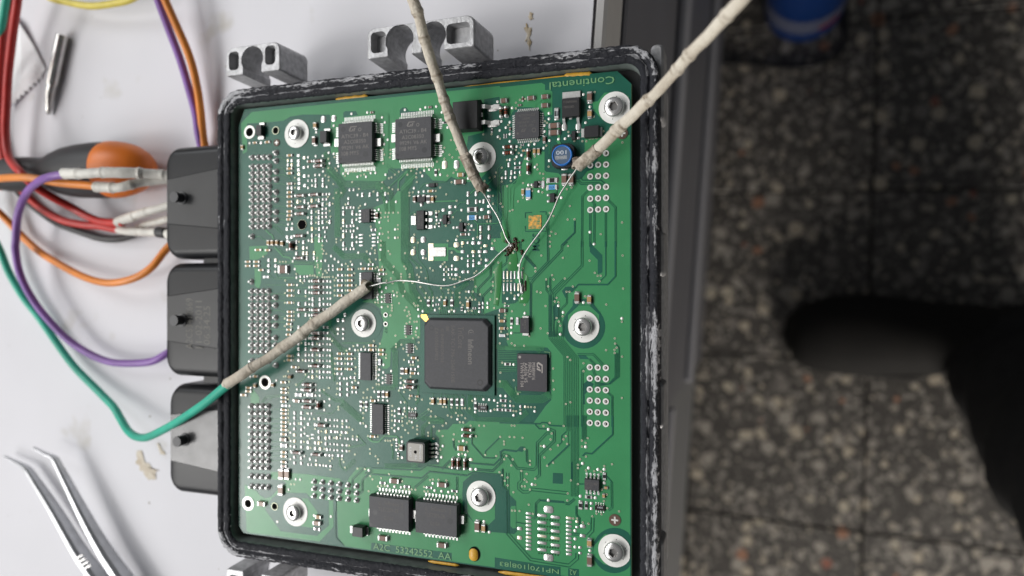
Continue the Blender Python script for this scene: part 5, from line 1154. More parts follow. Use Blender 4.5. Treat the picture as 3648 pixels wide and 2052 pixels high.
# microcontroller
mb = MB(); c0 = at(1499.5, 1260, ZB + .0007); c1 = at(1762, 1260, ZB + .0007); c2 = at(1630, 1122, ZB + .0007); c3 = at(1630, 1404, ZB + .0007)
mb.poly([(c0.x, c3.y), (c1.x, c3.y), (c1.x, c2.y), (c0.x, c2.y)], ZB + .0003, ZB + .0007, 0, .00005)
b_, z, bx = ic('microcontroller', 'S', (1516, 1144, 1737, 1381), 2.2, {}, 'ic', draft=.42, cham=2.0, base=.0007)
obj('substrate', mb.mesh('substrate', [M['mask_dark']]), b_)
mb = MB(); P = []
for gx, gy in ((680, 1109), (765, 1109), (803, 1200), (757, 1230), (680, 1150)):
    w = at(*px('H', gx, gy), ZB + .00075); P.append((w.x, w.y))
P = ccw(P); mb.add([(x, y, ZB + .00074) for x, y in P], [tuple(range(5))], 0)
obj('gold_corner', mb.mesh('gold_corner', [mat('gold_plating', (.95, .58, .16), .25, 1.0)]), b_)
dot(b_, 'H', 840, 1312, 36, z, 'ic3', True); dot(b_, 'K', 1578, 780, 44, z, 'ic3', True)
inf_logo(b_, 'H', 1440, 1385, 45, -90, z, 'mark'); text(b_, 'Infineon', 'K', 1435, 315, 85, 375, -90, 'mark', z, bold=.01)
text(b_, 'TriCore', 'K', 1285, 95, 85, 330, -90, 'mark_dim', z); text(b_, 'SAK-TC1796-256F150E', 'K', 1165, 345, 52, 870, -90, 'mark_dim', z)
text(b_, 'BE', 'H', 1085, 1330, 45, 70, -90, 'mark_dim', z); text(b_, "\u00a9 INFINEON'03", 'K', 1005, 215, 48, 510, -90, 'mark_dim', z); text(b_, 'ZA105056M02', 'K', 918, 190, 48, 500, -90, 'mark_dim', z)
# memory chip
b_, z, _ = ic('memory_chip', 'L', (268, 348, 716, 910), 1.2, {}, 'ic2', draft=.03)
st_logo(b_, 'L', 608, 560, 150, -90, z, 'mark_lt'); dot(b_, 'L', 305, 392, 20, z, 'mark_lt')
text(b_, 'M58BW16', 'L', 515, 608, 50, 262, -90, 'mark_lt', z); text(b_, 'F8HZA3', 'L', 457, 588, 50, 222, -90, 'mark_lt', z)
text(b_, 'AA036 V5', 'L', 397, 628, 50, 300, -90, 'mark_lt', z); text(b_, 'TWN 99 104', 'L', 340, 660, 50, 372, -90, 'mark_lt', z)
for s in ('680,312 765,320 765,400', '247,840 252,922 330,925'):
    P = pts_of('L', s); mb = MB(); ribbon(mb, P, .00022, ZB + .0002); obj('corner_mark', mb.mesh('corner_mark', [M['mask_text']]), board)
# resistor networks
def network(t, cx, cy, w, h, horiz, s=None):
    o, W_, H_ = dims(t, cx, cy, w, h); mb = MB(); mb.box(-W_ / 2, W_ / 2, -H_ / 2, H_ / 2, 0, .0005, 0, .00005)
    b_ = obj('resistor_network', mb.mesh('resistor_network', [M['resist']]), ecu, (o.x, o.y, ZB))
    S_ = MB()
    for i in range(4):
        f = (i - 1.5) / 4
        for sd in (-1, 1):
            for k, z1 in ((.50, .0005), (.86, .00018)):
                if horiz: S_.dome(rrect(o.x + f * W_, o.y + sd * H_ * k, W_ * .17, H_ * .3, .0001, 2), ZB, z1, 0, .7)
                else: S_.dome(rrect(o.x + sd * W_ * k, o.y + f * H_, W_ * .34, H_ * .17, .0001, 2), ZB, z1, 0, .7)
    obj('end_leads', S_.mesh('end_leads', [M['endcap']]), b_, kind='stuff')
    if s: text(b_, s, t, cx, cy, w * .5, h * .35, 0, 'ink', ZB + .00052)
network('H', 180, 865, 62, 150, False); network('H', 490, 1345, 62, 150, False); network('K', 515, 260, 62, 150, False); network('K', 195, 725, 62, 150, False)
network('K', 555, 1270, 130, 58, True, '222'); network('K', 1620, 1160, 140, 66, True, '330'); network('Q', 1525, 410, 152, 78, True, '1002')
# print on the larger resistors
for s, t, x, y, w, h, r, m in (('102', 'E', 1455, 880, 62, 34, 180, 'ink'), ('4701', 'E', 1448, 1003, 75, 40, 180, 'resist'), ('4701', 'E', 2310, 640, 34, 80, -90, 'resist'), ('0189', 'F', 797, 437, 75, 36, 180, 'ink'), ('4701', 'F', 793, 543, 80, 40, 180, 'resist'), ('R051', 'C', 868, 785, 30, 70, -90, 'ink')):
    text(ecu, s, t, x, y, w, h, r, m, ZB + .00063, 'print')
# pressure sensor
b_, z, _ = ic('pressure_sensor', 'N', (628, 408, 908, 716), 4.4, {'E': [(4, .16, .78)]}, 'ic3', L=.0024, lw=.0007, single=True, draft=.05, zl=.25, cham=.5)
o, W_, H_ = dims('N', 768, 560, 232, 268, z); mb = MB(); mb.poly(rrect(0, 0, W_, H_, .0006), -.0001, .00012, 0)
lid = obj('metal_lid', mb.mesh('metal_lid', [mat('brushed_sensor_lid', (.27, .26, .24), .45, .4, var=.1, vscale=300)]), b_, (o.x, o.y, z))
dot(b_, 'N', 765, 556, 22, z + .00016, 'hole', name='vent_hole')
for s, x, y, w, h in (('MPXH6115A', 838, 560, 30, 215), ('E6', 775, 640, 32, 60), ('K1107', 690, 555, 34, 145)): text(b_, s, 'N', x, y, w, h, -90, 'white_cer', z + .00014)
# blue coil
o, W_, H_ = dims('S', 2001.7, 552.5, 73, 76, ZB + .0036)
mb = MB(); mb.poly(rrect(0, 0, W_ * 1.14, H_ * 1.14, W_ * .3, 3), 0, .0024, 0, .0002)
coil = obj('coil', mb.mesh('coil', [M['ic3']]), ecu, (o.x, o.y, ZB))
mb = MB(); R = W_ / 2
def cring(r, z): return [(r * math.cos(2 * math.pi * i / 40), r * math.sin(2 * math.pi * i / 40), z) for i in range(40)]
mb.rings([cring(R, .0014), cring(R, .0034), cring(R * .97, .0036), cring(R * .86, .0036), cring(R * .83, .0034)], 0, True, False, False)
obj('shield_ring', mb.mesh('shield_ring', [M['blue']]), coil, (o.x, o.y, ZB))
mb = MB(); mb.add(cring(R * .85, .0034), [tuple(range(40))], 0); obj('coil_top', mb.mesh('coil_top', [M['blue_top']]), coil, (o.x, o.y, ZB))
text(coil, '100', 'C', 935, 1378, 155, 62, 180, 'ink', ZB + .00342, 'print')
o2, W2, H2 = dims('F', 932, 90, 175, 55, ZB + .00342); mb = MB(); mb.add([(-W2 / 2, -H2 / 2, 0), (W2 / 2, -H2 / 2, 0), (W2 / 2, H2 / 2, 0), (-W2 / 2, H2 / 2, 0)], [(0, 1, 2, 3)], 0)
obj('print_strip', mb.mesh('print_strip', [mat('grey_ink_strip', (.33, .36, .39), .5, var=.5, vscale=1800)]), coil, (o2.x, o2.y, ZB + .00342))
o3, W3, H3 = dims('F', 990, 255, 105, 52); obj('solder_pad', pad_mesh(W3, H3, False), board, (o3.x, o3.y, ZB + .00013))
# T-shaped empty pad
for (x, y, w, h, m) in ((835, 162, 82, 268, 'gold_tin'), (942, 160, 240, 138, 'solder')):
    o, W_, H_ = dims('H', x, y, w, h); mb = MB(); mb.poly(rrect(0, 0, W_, H_, .0003, 2), 0, .00008 if m == 'gold_tin' else .0002, 0, .00006); obj('solder_pad', mb.mesh('solder_pad', [M[m]]), board, (o.x, o.y, ZB + .00014))
# board lettering
ZT = ZB + .00022
text(board, 'Continental', 'C', 1242, 322, 985, 116, 180, 'mask_text', ZT, 'lettering')
text(board, 'A2C  53242552  AA', 'P', 705, 1075, 1180, 100, 0, 'mask_text', ZT, 'lettering')
text(board, 'NP170|108|83', 'Q', 443, 1312, 895, 88, 180, 'mask_text', ZT, 'lettering')
text(board, 'A2', 'Q', 1115, 1395, 105, 78, 180, 'mask_text', ZT, 'lettering')
text(board, 'SDM', 'S', 1908, 863, 25, 62, -90, 'mask_dark', ZT, 'lettering', .01)
text(board, '57', 'H', 145, 1355, 38, 80, -90, 'mask_dark', ZT, 'lettering')
o, W_, H_ = dims('E', 2413, 1070, 192, 205); mb = MB(); mb.add([(-W_ / 2, -H_ / 2, 0), (W_ / 2, -H_ / 2, 0), (W_ / 2, H_ / 2, 0), (-W_ / 2, H_ / 2, 0)], [(0, 1, 2, 3)], 0)
obj('print_patch', mb.mesh('print_patch', [M['orange_ink']]), board, (o.x, o.y, ZT))
# brown alignment marks
for t, x, y, r in (('A', 880, 1060, 54), ('C', 1860, 1090, 88), ('Q', 1750, 597, 90)):
    o, W_, H_ = dims(t, x, y, 2 * r, 2 * r); mb = MB(); mb.cyl((0, 0), H_ / 2, 0, .00003, 0, 28)
    fd = obj('alignment_mark', mb.mesh('alignment_mark', [M['fidu']]), board, (o.x, o.y, ZB + .0002))
    a = H_ * .29; w = H_ * .07; mb = MB(); mb.poly([(-a, -w), (-w, -w), (-w, -a), (w, -a), (w, -w), (a, -w), (a, w), (w, w), (w, a), (-w, a), (-w, w), (-a, w)], 0, .00003, 0)
    obj('cross', mb.mesh('cross', [M['tin']]), board, (o.x, o.y, ZB + .00024))
# bores
def bore(t, x, y, ow, iw, m):
    o, W_, H_ = dims(t, x, y, ow, ow * 1.12); r = H_ / 2; k = iw / ow; mb = MB()
    mb.ann((0, 0), r, r, r * k, r * k, .00024, 0, 28); mb.add([(r * k * 1.01 * math.cos(2 * math.pi * i / 28), r * k * 1.01 * math.sin(2 * math.pi * i / 28), .00022) for i in range(28)], [tuple(range(28))], 1)
    obj('bore', mb.mesh('bore', [M[m], M['hole']]), board, (o.x, o.y, ZB))
for a in (('A', 470, 900, 180, 118, 'tin'), ('A', 865, 875, 112, 92, 'via'), ('D', 1265, 1110, 140, 134, 'via'), ('J', 705, 775, 190, 122, 'tin'), ('M', 447, 1335, 190, 112, 'tin'), ('M', 850, 1380, 105, 90, 'via'), ('H', 147, 1115, 66, 42, 'tin'), ('H', 147, 1255, 66, 42, 'tin')): bore(*a)
# screws in their bright rings
def star(r, n_=36): return [(r * (1 - .16 * (.5 - .5 * math.cos(6 * 2 * math.pi * i / n_))) * math.cos(2 * math.pi * i / n_), r * (1 - .16 * (.5 - .5 * math.cos(6 * 2 * math.pi * i / n_))) * math.sin(2 * math.pi * i / n_)) for i in range(n_)]
M['ringpad'] = mat('matt_tin_ring', (.80, .80, .77), .5, .15, var=.05, vscale=300)
for t, x, y, w, h, hd, sp, flat_r in (('A', 1185, 922, 365, 432, 210, 10, 0), ('B', 1605, 1280, 430, 460, 250, 40, 0), ('C', 1748, 700, 448, 490, 290, 5, 1), ('G', 2200, 1242, 383, 425, 240, 20, 0), ('I', 1277, 1293, 470, 482, 268, 65, 0), ('P', 1765, 235, 425, 470, 275, 50, 0), ('Q', 1745, 1060, 446, 500, 288, 80, 1), ('R', 1335, 472, 370, 435, 230, 25, 0)):
    o, W_, H_ = dims(t, x, y, w, h); R = H_ / 2; n_ = 36
    mb = MB()
    P = [(R * math.cos(2 * math.pi * i / n_), R * math.sin(2 * math.pi * i / n_)) for i in range(n_)]
    if flat_r: P = [(min(px_, R * .93), py_) for px_, py_ in P]
    mb.poly(P, 0, .00006, 0)
    for k in range(6):
        a = math.radians(20 + 60 * k); rr = R * .70
        mb.add([(rr * math.cos(a) + .00016 * math.cos(j), rr * math.sin(a) + .00016 * math.sin(j), .00007) for j in (0, 1.05, 2.1, 3.14, 4.2, 5.2)], [(0, 1, 2, 3, 4, 5)], 1)
    obj('earth_ring', mb.mesh('earth_ring', [M['ringpad'], M['hole']]), board, (o.x, o.y, ZB + .0002))
    hr = dims(t, x, y, hd, hd * 1.05)[2] / 2; H0 = .0020
    def cr(r, z): return [(r * math.cos(2 * math.pi * i / n_), r * math.sin(2 * math.pi * i / n_), z) for i in range(n_)]
    mb = MB()
    mb.rings([cr(hr * .98, 0), cr(hr * .98, H0 * .35), cr(hr, H0 * .45), cr(hr, H0 * .62), cr(hr * .93, H0 * .80), cr(hr * .80, H0 * .91), cr(hr * .62, H0 * .99), [(a, c, H0) for a, c in star(hr * .47)]], 0, True, False, False)
    mb.rings([[(a, c, H0) for a, c in star(hr * .47)], [(a, c, H0 - .0010) for a, c in star(hr * .42)]], 1, False, False, False)
    mb.add([(a, c, H0 - .0010) for a, c in star(hr * .42)], [tuple(range(n_))], 1)
    obj('screw', mb.mesh('screw', [M['steel'], M['steel_dark']]), ecu, (o.x, o.y, ZB + .00026), math.radians(sp))
# soldered connector pins: rows on the far side, sockets on the near side
def pin_mesh(kind):
    if ('pin', kind) in CACHE: return CACHE[('pin', kind)]
    mb = MB(); n_ = 12
    if kind == 1:
        mb.dome([(.00120 * math.cos(2 * math.pi * i / n_), .00120 * math.sin(2 * math.pi * i / n_)) for i in range(n_)], 0, .0008, 0, .6)
        mb.cyl((0, 0), .00045, .0003, .0016, 0, 8, .00036)
    elif kind == 3:
        mb.dome([(.00110 * math.cos(2 * math.pi * i / n_), .00110 * math.sin(2 * math.pi * i / n_)) for i in range(n_)], 0, .0005, 0, .6)
        mb.cyl((0, 0), .00042, .0003, .0014, 0, 8, .00034)
    else:
        r = .00098; mb.ann((0, 0), r, r, r * .56, r * .56, .00008, 0, 20)
        mb.rings([cr_(r * .56, .00008, 20), cr_(r * .5, -.0006, 20)], 0, True, False, False); mb.f[-20:] = [tuple(reversed(f)) for f in mb.f[-20:]]
        mb.add(cr_(r * .57, .00003, 20), [tuple(range(20))], 1)
        mb.box(-r * .42, r * .12, -r * .36, r * .36, .0, .00022, 2, .00004)
    CACHE[('pin', kind)] = mb.mesh('soldered_pin', [M['solder'] if kind != 2 else M['ringpad'], M['fidu'], M['steel']])
    return CACHE[('pin', kind)]
def cr_(r, z, n_): return [(r * math.cos(2 * math.pi * i / n_), r * math.sin(2 * math.pi * i / n_), z) for i in range(n_)]
PINS = []
for y in (92, 235, 335, 435, 540, 640, 738, 842, 938, 1043, 1143):
    for x in (512, 600, 686, 767): PINS.append((1, 'D', x, y - (x - 512) * .03))
PINS += [(1, 'D', 508, 1290), (1, 'G', 497, 612), (1, 'A', 868, 1215), (1, 'J', 868, 515)]
for y in (18, 142, 305, 425, 615, 735, 920, 1042): PINS.append((1, 'D', 872, y))
for y in (755, 860, 965, 1065, 1165, 1270, 1370): PINS += [(1, 'G', x, y) for x in (502, 588, 673, 757)]
for y in (105, 207, 305, 450): PINS += [(1, 'J', x, y) for x in (502, 588, 673, 757)]
PINS += [(1, 'G', 862, y) for y in (850, 970, 1155, 1275)] + [(1, 'J', 860, 100), (1, 'J', 860, 212)]
for y in (1138, 1240, 1342): PINS += [(1, 'J', x, y) for x in (500, 588, 670, 754)]
for y in (165, 270, 372, 472, 577, 677, 777, 918, 1072): PINS += [(1, 'M', x, y + (x - 500) * .05) for x in (500, 586, 668, 753)]
for x, y in ((1450, 1000), (1577, 1010), (1703, 1025), (1832, 1040), (1963, 1055), (2093, 1070), (1450, 1108), (1575, 1122), (1703, 1135), (1830, 1150), (1963, 1165), (2095, 1178), (1447, 1217), (1575, 1230), (1703, 1243), (1830, 1258), (1963, 1272), (2095, 1285)): PINS.append((3, 'M', x, y))
for ys in ((None, 35, 27), (210, 203, 198), (380, 373, 368), (550, 543, 537), (717, 712, 705), (887, 880, 875)):
    for x, y in zip((1377, 1497, 1617), ys):
        if y is not None: PINS.append((2, 'F', x, y))
for ys in ((545, 550, 555), (715, 720, 725), (882, 887, 893), (1050, 1057, 1065), (1220, 1228, 1235), (1390, 1398, 1407), (1578, 1588, 1597)):
    for x, y in zip((1370, 1490, 1613), ys): PINS.append((2, 'L', x, y - (0 if ys[0] < 1500 else 190 - 112)) if ys[0] < 1500 else (2, 'O', x, ys[0] - 1468 + (x - 1370) * .07))
for k, t, x, y in PINS:
    w = at(*px(t, x, y)); obj('soldered_pin', pin_mesh(k), board, (w.x, w.y, ZB + .00018 if k == 2 else ZB + .00012))
# sealant in the gap along the board edges
def bead(pts, r, name='sealant_bead', z=ZB - .0003, m='yellow_seal'):
    P = [at(x, y, z) for x, y in pts]; mb = MB(); rs = []
    for i, p in enumerate(P):
        d = (P[min(i + 1, len(P) - 1)] - P[max(i - 1, 0)]).normalized(); nrm = Vector((-d.y, d.x, 0)); k = r * (0.25 if i in (0, len(P) - 1) else 1 + .06 * math.sin(i * 2.3))
        rs.append([tuple(p + nrm * (k * math.cos(a)) + Vector((0, 0, max(0, k * .5 * math.sin(a))))) for a in [math.pi * 2 * j / 8 for j in range(8)]])
    mb.rings(rs, 0, True, True, True); obj(name, mb.mesh(name, [M[m]]), ecu)
bead([(1196 + i * 11.5, 353 - i * 1.25 + (2 if i % 3 else 0)) for i in range(11)], .0007)
bead([(1648 + i * 30, 311 - i * 3.05 + math.sin(i) * 1.2) for i in range(16)], .0005)
bead([(2010 + i * 10, 269 - i * .6) for i in range(11)], .0008)
bead([(1525 + i * 16, 1999 + i * 2.2) for i in range(8)], .00055, z=ZB - .0006); bead([(1775 + i * 25, 2037 + i * 3.3) for i in range(10)], .0007, z=ZB - .0004)
o, W_, H_ = dims('P', 1665, 1112, 165, 215); mb = MB(); mb.add([(W_ * .52 * math.cos(2 * math.pi * i / 24), H_ * .52 * math.sin(2 * math.pi * i / 24), .00021) for i in range(24)], [tuple(range(24))], 0); obj('bore', mb.mesh('bore', [M['hole']]), board, (o.x, o.y, ZB))
mb = MB(); mb.dome(rrect(-.0003, -.0003, W_ * .84, H_ * .88, W_ * .40, 5), .0002, .0006, 0, .7); obj('sealant_plug', mb.mesh('sealant_plug', [M['yellow_seal']]), ecu, (o.x, o.y, ZB))
# date print on the middle plug
for s, x, y0, y1 in (('A2C53412669', 674, 1062, 1243), ('11-02-2011', 708, 1072, 1240), ('06:34:25', 737, 1090, 1228)):
    o, W_, H_ = dims('S', x, (y0 + y1) / 2, 24, y1 - y0, ZC + .00043); obj('print', text_me(s, H_, W_, 'conn_tx'), plug2, (o.x, o.y, ZC + .00043), math.pi / 2)
# ================================================================== wires
def spline(P, per=8):
    out = []; n_ = len(P)
    for i in range(n_ - 1):
        p0 = P[max(i - 1, 0)]; p1 = P[i]; p2 = P[i + 1]; p3 = P[min(i + 2, n_ - 1)]
        for k in range(per):
            t = k / per
            out.append(.5 * ((2 * p1) + (p2 - p0) * t + (2 * p0 - 5 * p1 + 4 * p2 - p3) * t * t + (3 * p1 - p0 - 3 * p2 + p3) * t ** 3))
    out.append(P[-1]); return out
def tube(pts, rad, n_=10, per=8, hollow=False, mi=0):
    """pts: (photo x, photo y, height); rad: number or function of distance along, metres"""
    P = spline([at(x, y, z) for x, y, z in pts], per); mb = MB(); rs = []; s = 0; mb.st = []
    if callable(rad):
        for i in range(1, len(P) - 1):
            v = P[i] * 130; P[i] = P[i] + Vector((noise.noise(v), noise.noise(v + Vector((5, 9, 2))), .4 * noise.noise(v + Vector((1, 4, 8))))) * .00035
    up = Vector((0, 0, 1))
    for i, p in enumerate(P):
        if i: s += (p - P[i - 1]).length
        d = (P[min(i + 1, len(P) - 1)] - P[max(i - 1, 0)]).normalized()
        a = d.cross(up); a = a.normalized() if a.length > 1e-6 else Vector((1, 0, 0)); b_ = d.cross(a)
        r = rad(s) if callable(rad) else rad
        mb.st.append(min(1, abs(rad(s + .0003) - rad(s - .0003)) / r * 9) if callable(rad) else 0)
        if not callable(rad) and rad > .001: p = p + Vector((noise.noise(p * 45), noise.noise(p * 45 + Vector((3, 3, 3))), 0)) * .0007
        rs.append([tuple(p + a * (r * math.cos(2 * math.pi * j / n_)) + b_ * (r * math.sin(2 * math.pi * j / n_))) for j in range(n_)])
    if hollow:
        p = P[-1]; d = (P[-1] - P[-2]).normalized()
        rs.append([tuple(p + (Vector(v) - p) * .72) for v in rs[-1]])
        rs.append([tuple(Vector(v) - d * .003) for v in rs[-1]])
    mb.rings(rs, mi, True, True, True)
    return mb, P
def bumps(r, seed, amp=.14, step=.0085):
    rnd = random.Random(seed); j = [i * step * (1 + rnd.uniform(-.25, .25)) for i in range(40)]; sg = [rnd.uniform(-.10, .08) for _ in j]
    def f(s):
        k = 1.0; base = 0.0
        for i, c in enumerate(j):
            k += amp / (1 + math.exp(min(60, (abs(s - c) - .00085) / .00016)))
            if c < s: base = sg[i]
        return r * (k + base) * (1 + .02 * math.sin(s * 900))
    return f
BRD = ZB
def wire(name, label, parts, group=None):
    root = thing(name, label, 'wire', tuple(at(*parts[0][1][0][:2], 0)))
    for pn, pts, rad, m, hol in parts:
        mb, P = tube(pts, rad, 12 if pn != 'bare_end' else 8, 6 if pn != 'sleeve' else 44, hol)
        me = mb.mesh(pn, [M[m]])
        if callable(rad):
            nr = 12; at_ = me.attributes.new('stain', 'FLOAT', 'POINT'); st_ = mb.st + [1, 1]
            for vi in range(len(me.vertices)): at_.data[vi].value = st_[min(vi // nr, len(st_) - 1)]
        obj(pn, me, root)
    if group: root['group'] = group
    return root
z = BRD
wire('sleeved_wire', 'dirty white sleeved probe wire coming down across the housing rim onto the board', [
    ('sleeve', [(1440, -70, z + .030), (1487, 40, z + .026), (1520, 165, z + .020), (1570, 320, z + .0125), (1612, 440, z + .009), (1652, 540, z + .0068), (1668, 580, z + .006)], bumps(.00166, 3, .14, .0095), 'sleeve', False),
    ('sleeve', [(1660, 560, z + .0063), (1680, 606, z + .0055), (1698, 646, z + .0048), (1714, 682, z + .0042)], bumps(.00182, 5, .08, .006), 'sleeve_d', True),
    ('bare_end', [(1712, 676, z + .0045), (1720, 684, z + .0042), (1737, 711, z + .003), (1748, 732, z + .0026), (1772, 770, z + .002), (1791, 815, z + .0015), (1803, 847, z + .0009), (1815, 866, z + .0006), (1822, 874, z + .0004)], .00027, 'bare', False)], 'sleeved test leads')
wire('sleeved_wire', 'dirty white sleeved probe wire slanting in over the corner of the rim and bench edge', [
    ('sleeve', [(2700, -75, z + .056), (2632, 12, z + .050), (2550, 100, z + .042), (2472, 180, z + .034), (2395, 268, z + .026), (2295, 372, z + .018), (2210, 455, z + .012), (2150, 512, z + .009), (2120, 540, z + .0073)], bumps(.00164, 11, .17, .0122), 'sleeve', False),
    ('sleeve', [(2130, 530, z + .0078), (2105, 553, z + .0066), (2080, 576, z + .0055), (2058, 596, z + .0045)], bumps(.00185, 15, .08, .006), 'sleeve_d', True),
    ('bare_end', [(2062, 592, z + .0047), (2054, 602, z + .0042), (2015, 660, z + .0035), (1991, 700, z + .003), (1972, 746, z + .0026), (1949, 793, z + .0024), (1911, 845, z + .0022), (1885, 880, z + .002), (1866, 910, z + .0017), (1853, 940, z + .0014), (1850, 973, z + .001), (1852, 1001, z + .0007), (1858, 1025, z + .0005), (1862, 1044, z + .0004)], .00028, 'bare', False)], 'sleeved test leads')
G = .006
wire('green_wire', 'green wire spliced to a white sleeve that lies across the board', [
    ('insulation', [(28, -60, .020), (20, 0, .018), (8, 90, .016), (-6, 170, .014), (-60, 330, .012), (-85, 560, .010), (-50, 780, .009), (0, 892, .008), (33, 974, .007), (82, 1056, .006), (131, 1121, .005), (196, 1213, .0045), (273, 1318, .0048), (354, 1396, .006), (404, 1448, .008), (430, 1490, .010), (455, 1532, .013), (480, 1553, .016), (515, 1561, .019), (552, 1551, .022), (606, 1517, .026), (707, 1451, .033), (800, 1382, z + .0084), (830, 1358, z + .0090)], .00172, 'w_green', False),
    ('sleeve', [(811, 1369, z + .0086), (855, 1338, z + .0100), (900, 1308, z + .0092), (960, 1270, z + .0075), (1003, 1241, z + .0068), (1060, 1203, z + .0062), (1110, 1160, z + .0058), (1179, 1113, z + .0052), (1249, 1064, z + .0047), (1313, 1020, z + .0043)], bumps(.00188, 21, .09, .0125), 'sleeve', True),
    ('bare_end', [(1306, 1024, z + .0044), (1322, 1019, z + .0042), (1370, 1007, z + .0038), (1382, 1008, z + .0036), (1417, 1000, z + .003), (1471, 1002, z + .0028), (1518, 1010, z + .0028), (1565, 1017, z + .0026), (1605, 1016, z + .0024), (1645, 1003, z + .002), (1697, 982, z + .0016), (1739, 947, z + .0012), (1774, 909, z + .0008), (1807, 880, z + .0006), (1818, 873, z + .0005)], .00027, 'bare', False)], 'sleeved test leads')
wire('purple_wire', 'purple wire looping from under the middle plug up to the top plug', [
    ('insulation', [(545, -60, .014), (565, 0, .012), (607, 114, .010), (653, 245, .008), (692, 392, .0062), (706, 480, .0058), (722, 560, .0030), (745, 800, .0020), (738, 1000, .0020), (690, 1150, .0020), (645, 1225, .0030), (594, 1258, .006), (539, 1288, .007), (457, 1297, .007), (375, 1284, .0065), (294, 1245, .0065), (212, 1180, .008), (131, 1089, .0095), (75, 984, .011), (55, 893, .0125), (55, 852, .013), (62, 770, .015), (91, 695, .020), (131, 653, .028), (180, 628, .032), (232, 620, .032), (250, 620, .032)], .0017, 'w_purple', False),
    ('sleeve', [(230, 620, .032), (310, 617, .0325), (392, 614, .031), (490, 617, .026), (560, 621, .022), (615, 626, .019)], bumps(.0022, 31, .08, .011), 'sleeve_w', True)])
wire('orange_wire', 'orange wire curving below the top plug and back into it', [
    ('insulation', [(570, -60, .015), (591, 0, .0135), (637, 108, .0115), (679, 212, .0092), (702, 310, .0075), (722, 480, .0050), (735, 560, .0025), (730, 700, .0022), (680, 800, .003), (597, 886, .0065), (539, 955, .0085), (473, 994, .0095), (392, 1009, .0095), (310, 991, .008), (229, 951, .006), (147, 899, .0045), (82, 845, .0042), (33, 793, .006), (0, 758, .008), (-50, 715, .012), (-70, 670, .018), (-40, 640, .024), (0, 633, .027), (82, 633, .0285), (180, 646, .0275), (277, 656, .0275), (350, 667, .0275), (365, 668, .0275)], .0017, 'w_orange', False),
    ('sleeve', [(346, 666, .0275), (418, 668, .027), (457, 659, .0255), (522, 646, .021), (612, 640, .016)], bumps(.0021, 41, .09, .010), 'sleeve_w', True)])
wire('red_wire', 'red wire that reaches the top plug by the upper of two sleeves', [
    ('insulation', [(66, -60, .024), (62, 0, .023), (49, 98, .021), (33, 229, .019), (23, 359, .018), (20, 470, .0175), (30, 555, .020), (75, 613, .026), (114, 656, .0235), (170, 695, .018), (261, 744, .010), (313, 773, .0085), (359, 788, .009), (424, 791, .0105), (440, 790, .011)], .0018, 'w_red', False),
    ('sleeve', [(420, 792, .0105), (490, 764, .0125), (550, 747, .0130), (612, 730, .013)], bumps(.0020, 51, .07, .012), 'sleeve_w', True)], 'red wires')
wire('red_wire', 'red wire that reaches the top plug by the lower sleeve with a grey ring', [
    ('insulation', [(46, -60, .016), (42, 0, .015), (20, 82, .0145), (7, 196, .014), (0, 330, .013), (-2, 430, .012), (5, 515, .0105), (20, 591, .009), (65, 662, .0075), (108, 708, .007), (163, 754, .0065), (229, 790, .006), (294, 803, .006), (359, 806, .006), (424, 816, .0065), (440, 819, .007)], .0018, 'w_red', False),
    ('sleeve', [(426, 817, .0068), (490, 826, .0075), (555, 827, .009), (612, 833, .010)], bumps(.0020, 61, .07, .012), 'sleeve_w', True),
    ('ring', [(566, 828, .0093), (596, 831, .0096)], .0024, 'rubber', False)], 'red wires')
wire('black_wire', 'black wire lying below the red wires at the top plug', [
    ('insulation', [(-40, 470, .006), (-5, 550, .0045), (20, 607, .004), (49, 662, .0035), (114, 731, .0028), (196, 790, .0024), (277, 826, .0022), (359, 848, .0022), (424, 848, .003), (470, 838, .005), (485, 828, .0058)], .0017, 'w_black', False),
    ('sleeve', [(478, 822, .0035), (500, 808, .004), (545, 795, .0055), (612, 778, .0065)], bumps(.0016, 71, .07, .012), 'sleeve_w', True)])
wire('yellow_wire', 'yellow wire arching in from the edge above the soldering tip', [
    ('insulation', [(110, -50, .012), (180, -6, .010), (229, 8, .009), (294, 19, .0085), (343, 22, .0085), (408, 15, .009), (467, -2, .010), (530, -45, .012)], .0016, 'w_yellow', False)])
# charred joint with flux round it
o = at(1826, 878); mb = MB(); rnd = random.Random(5)
for k in range(60):
    a = rnd.uniform(0, 6.28); d = abs(rnd.gauss(0, .0018)); r = rnd.uniform(.0002, .0007)
    c = (o.x + d * math.cos(a) * 1.2, o.y + d * math.sin(a)); mb.dome([(c[0] + r * math.cos(j) * rnd.uniform(.8, 1.3), c[1] + r * math.sin(j) * rnd.uniform(.8, 1.3)) for j in [.9 * i for i in range(7)]], ZB + .0002, r * rnd.uniform(.5, 1.1), 0, .6)
obj('charred_flux', mb.mesh('charred_flux', [M['burn']]), board, kind='stuff')
for k, (x, y, w, h) in enumerate(((1823, 876, 17, 10), (1815, 872, 9, 7))):
    p, W_, H_ = dims('S', x, y, w, h); mb = MB(); mb.dome(rrect(0, 0, W_, H_, H_ * .45, 3), 0, .0006, 0, .5); obj('solder_blob', mb.mesh('solder_blob', [M['solder']]), board, (p.x, p.y, ZB + .0003), .5)
p, W_, H_ = dims('S', 1860, 1030, 13, 34); mb = MB(); mb.dome(rrect(0, 0, W_, H_, W_ * .45, 3), 0, .0007, 0, .55); obj('solder_blob', mb.mesh('solder_blob', [M['solder']]), board, (p.x, p.y, ZB + .00018))
p, W_, H_ = dims('S', 1872, 1018, 8, 40); mb = MB(); mb.dome(rrect(0, 0, W_, H_, W_ * .45, 3), 0, .0003, 0, .7); obj('charred_flux', mb.mesh('charred_flux', [M['burn']]), board, (p.x, p.y, ZB + .0002))
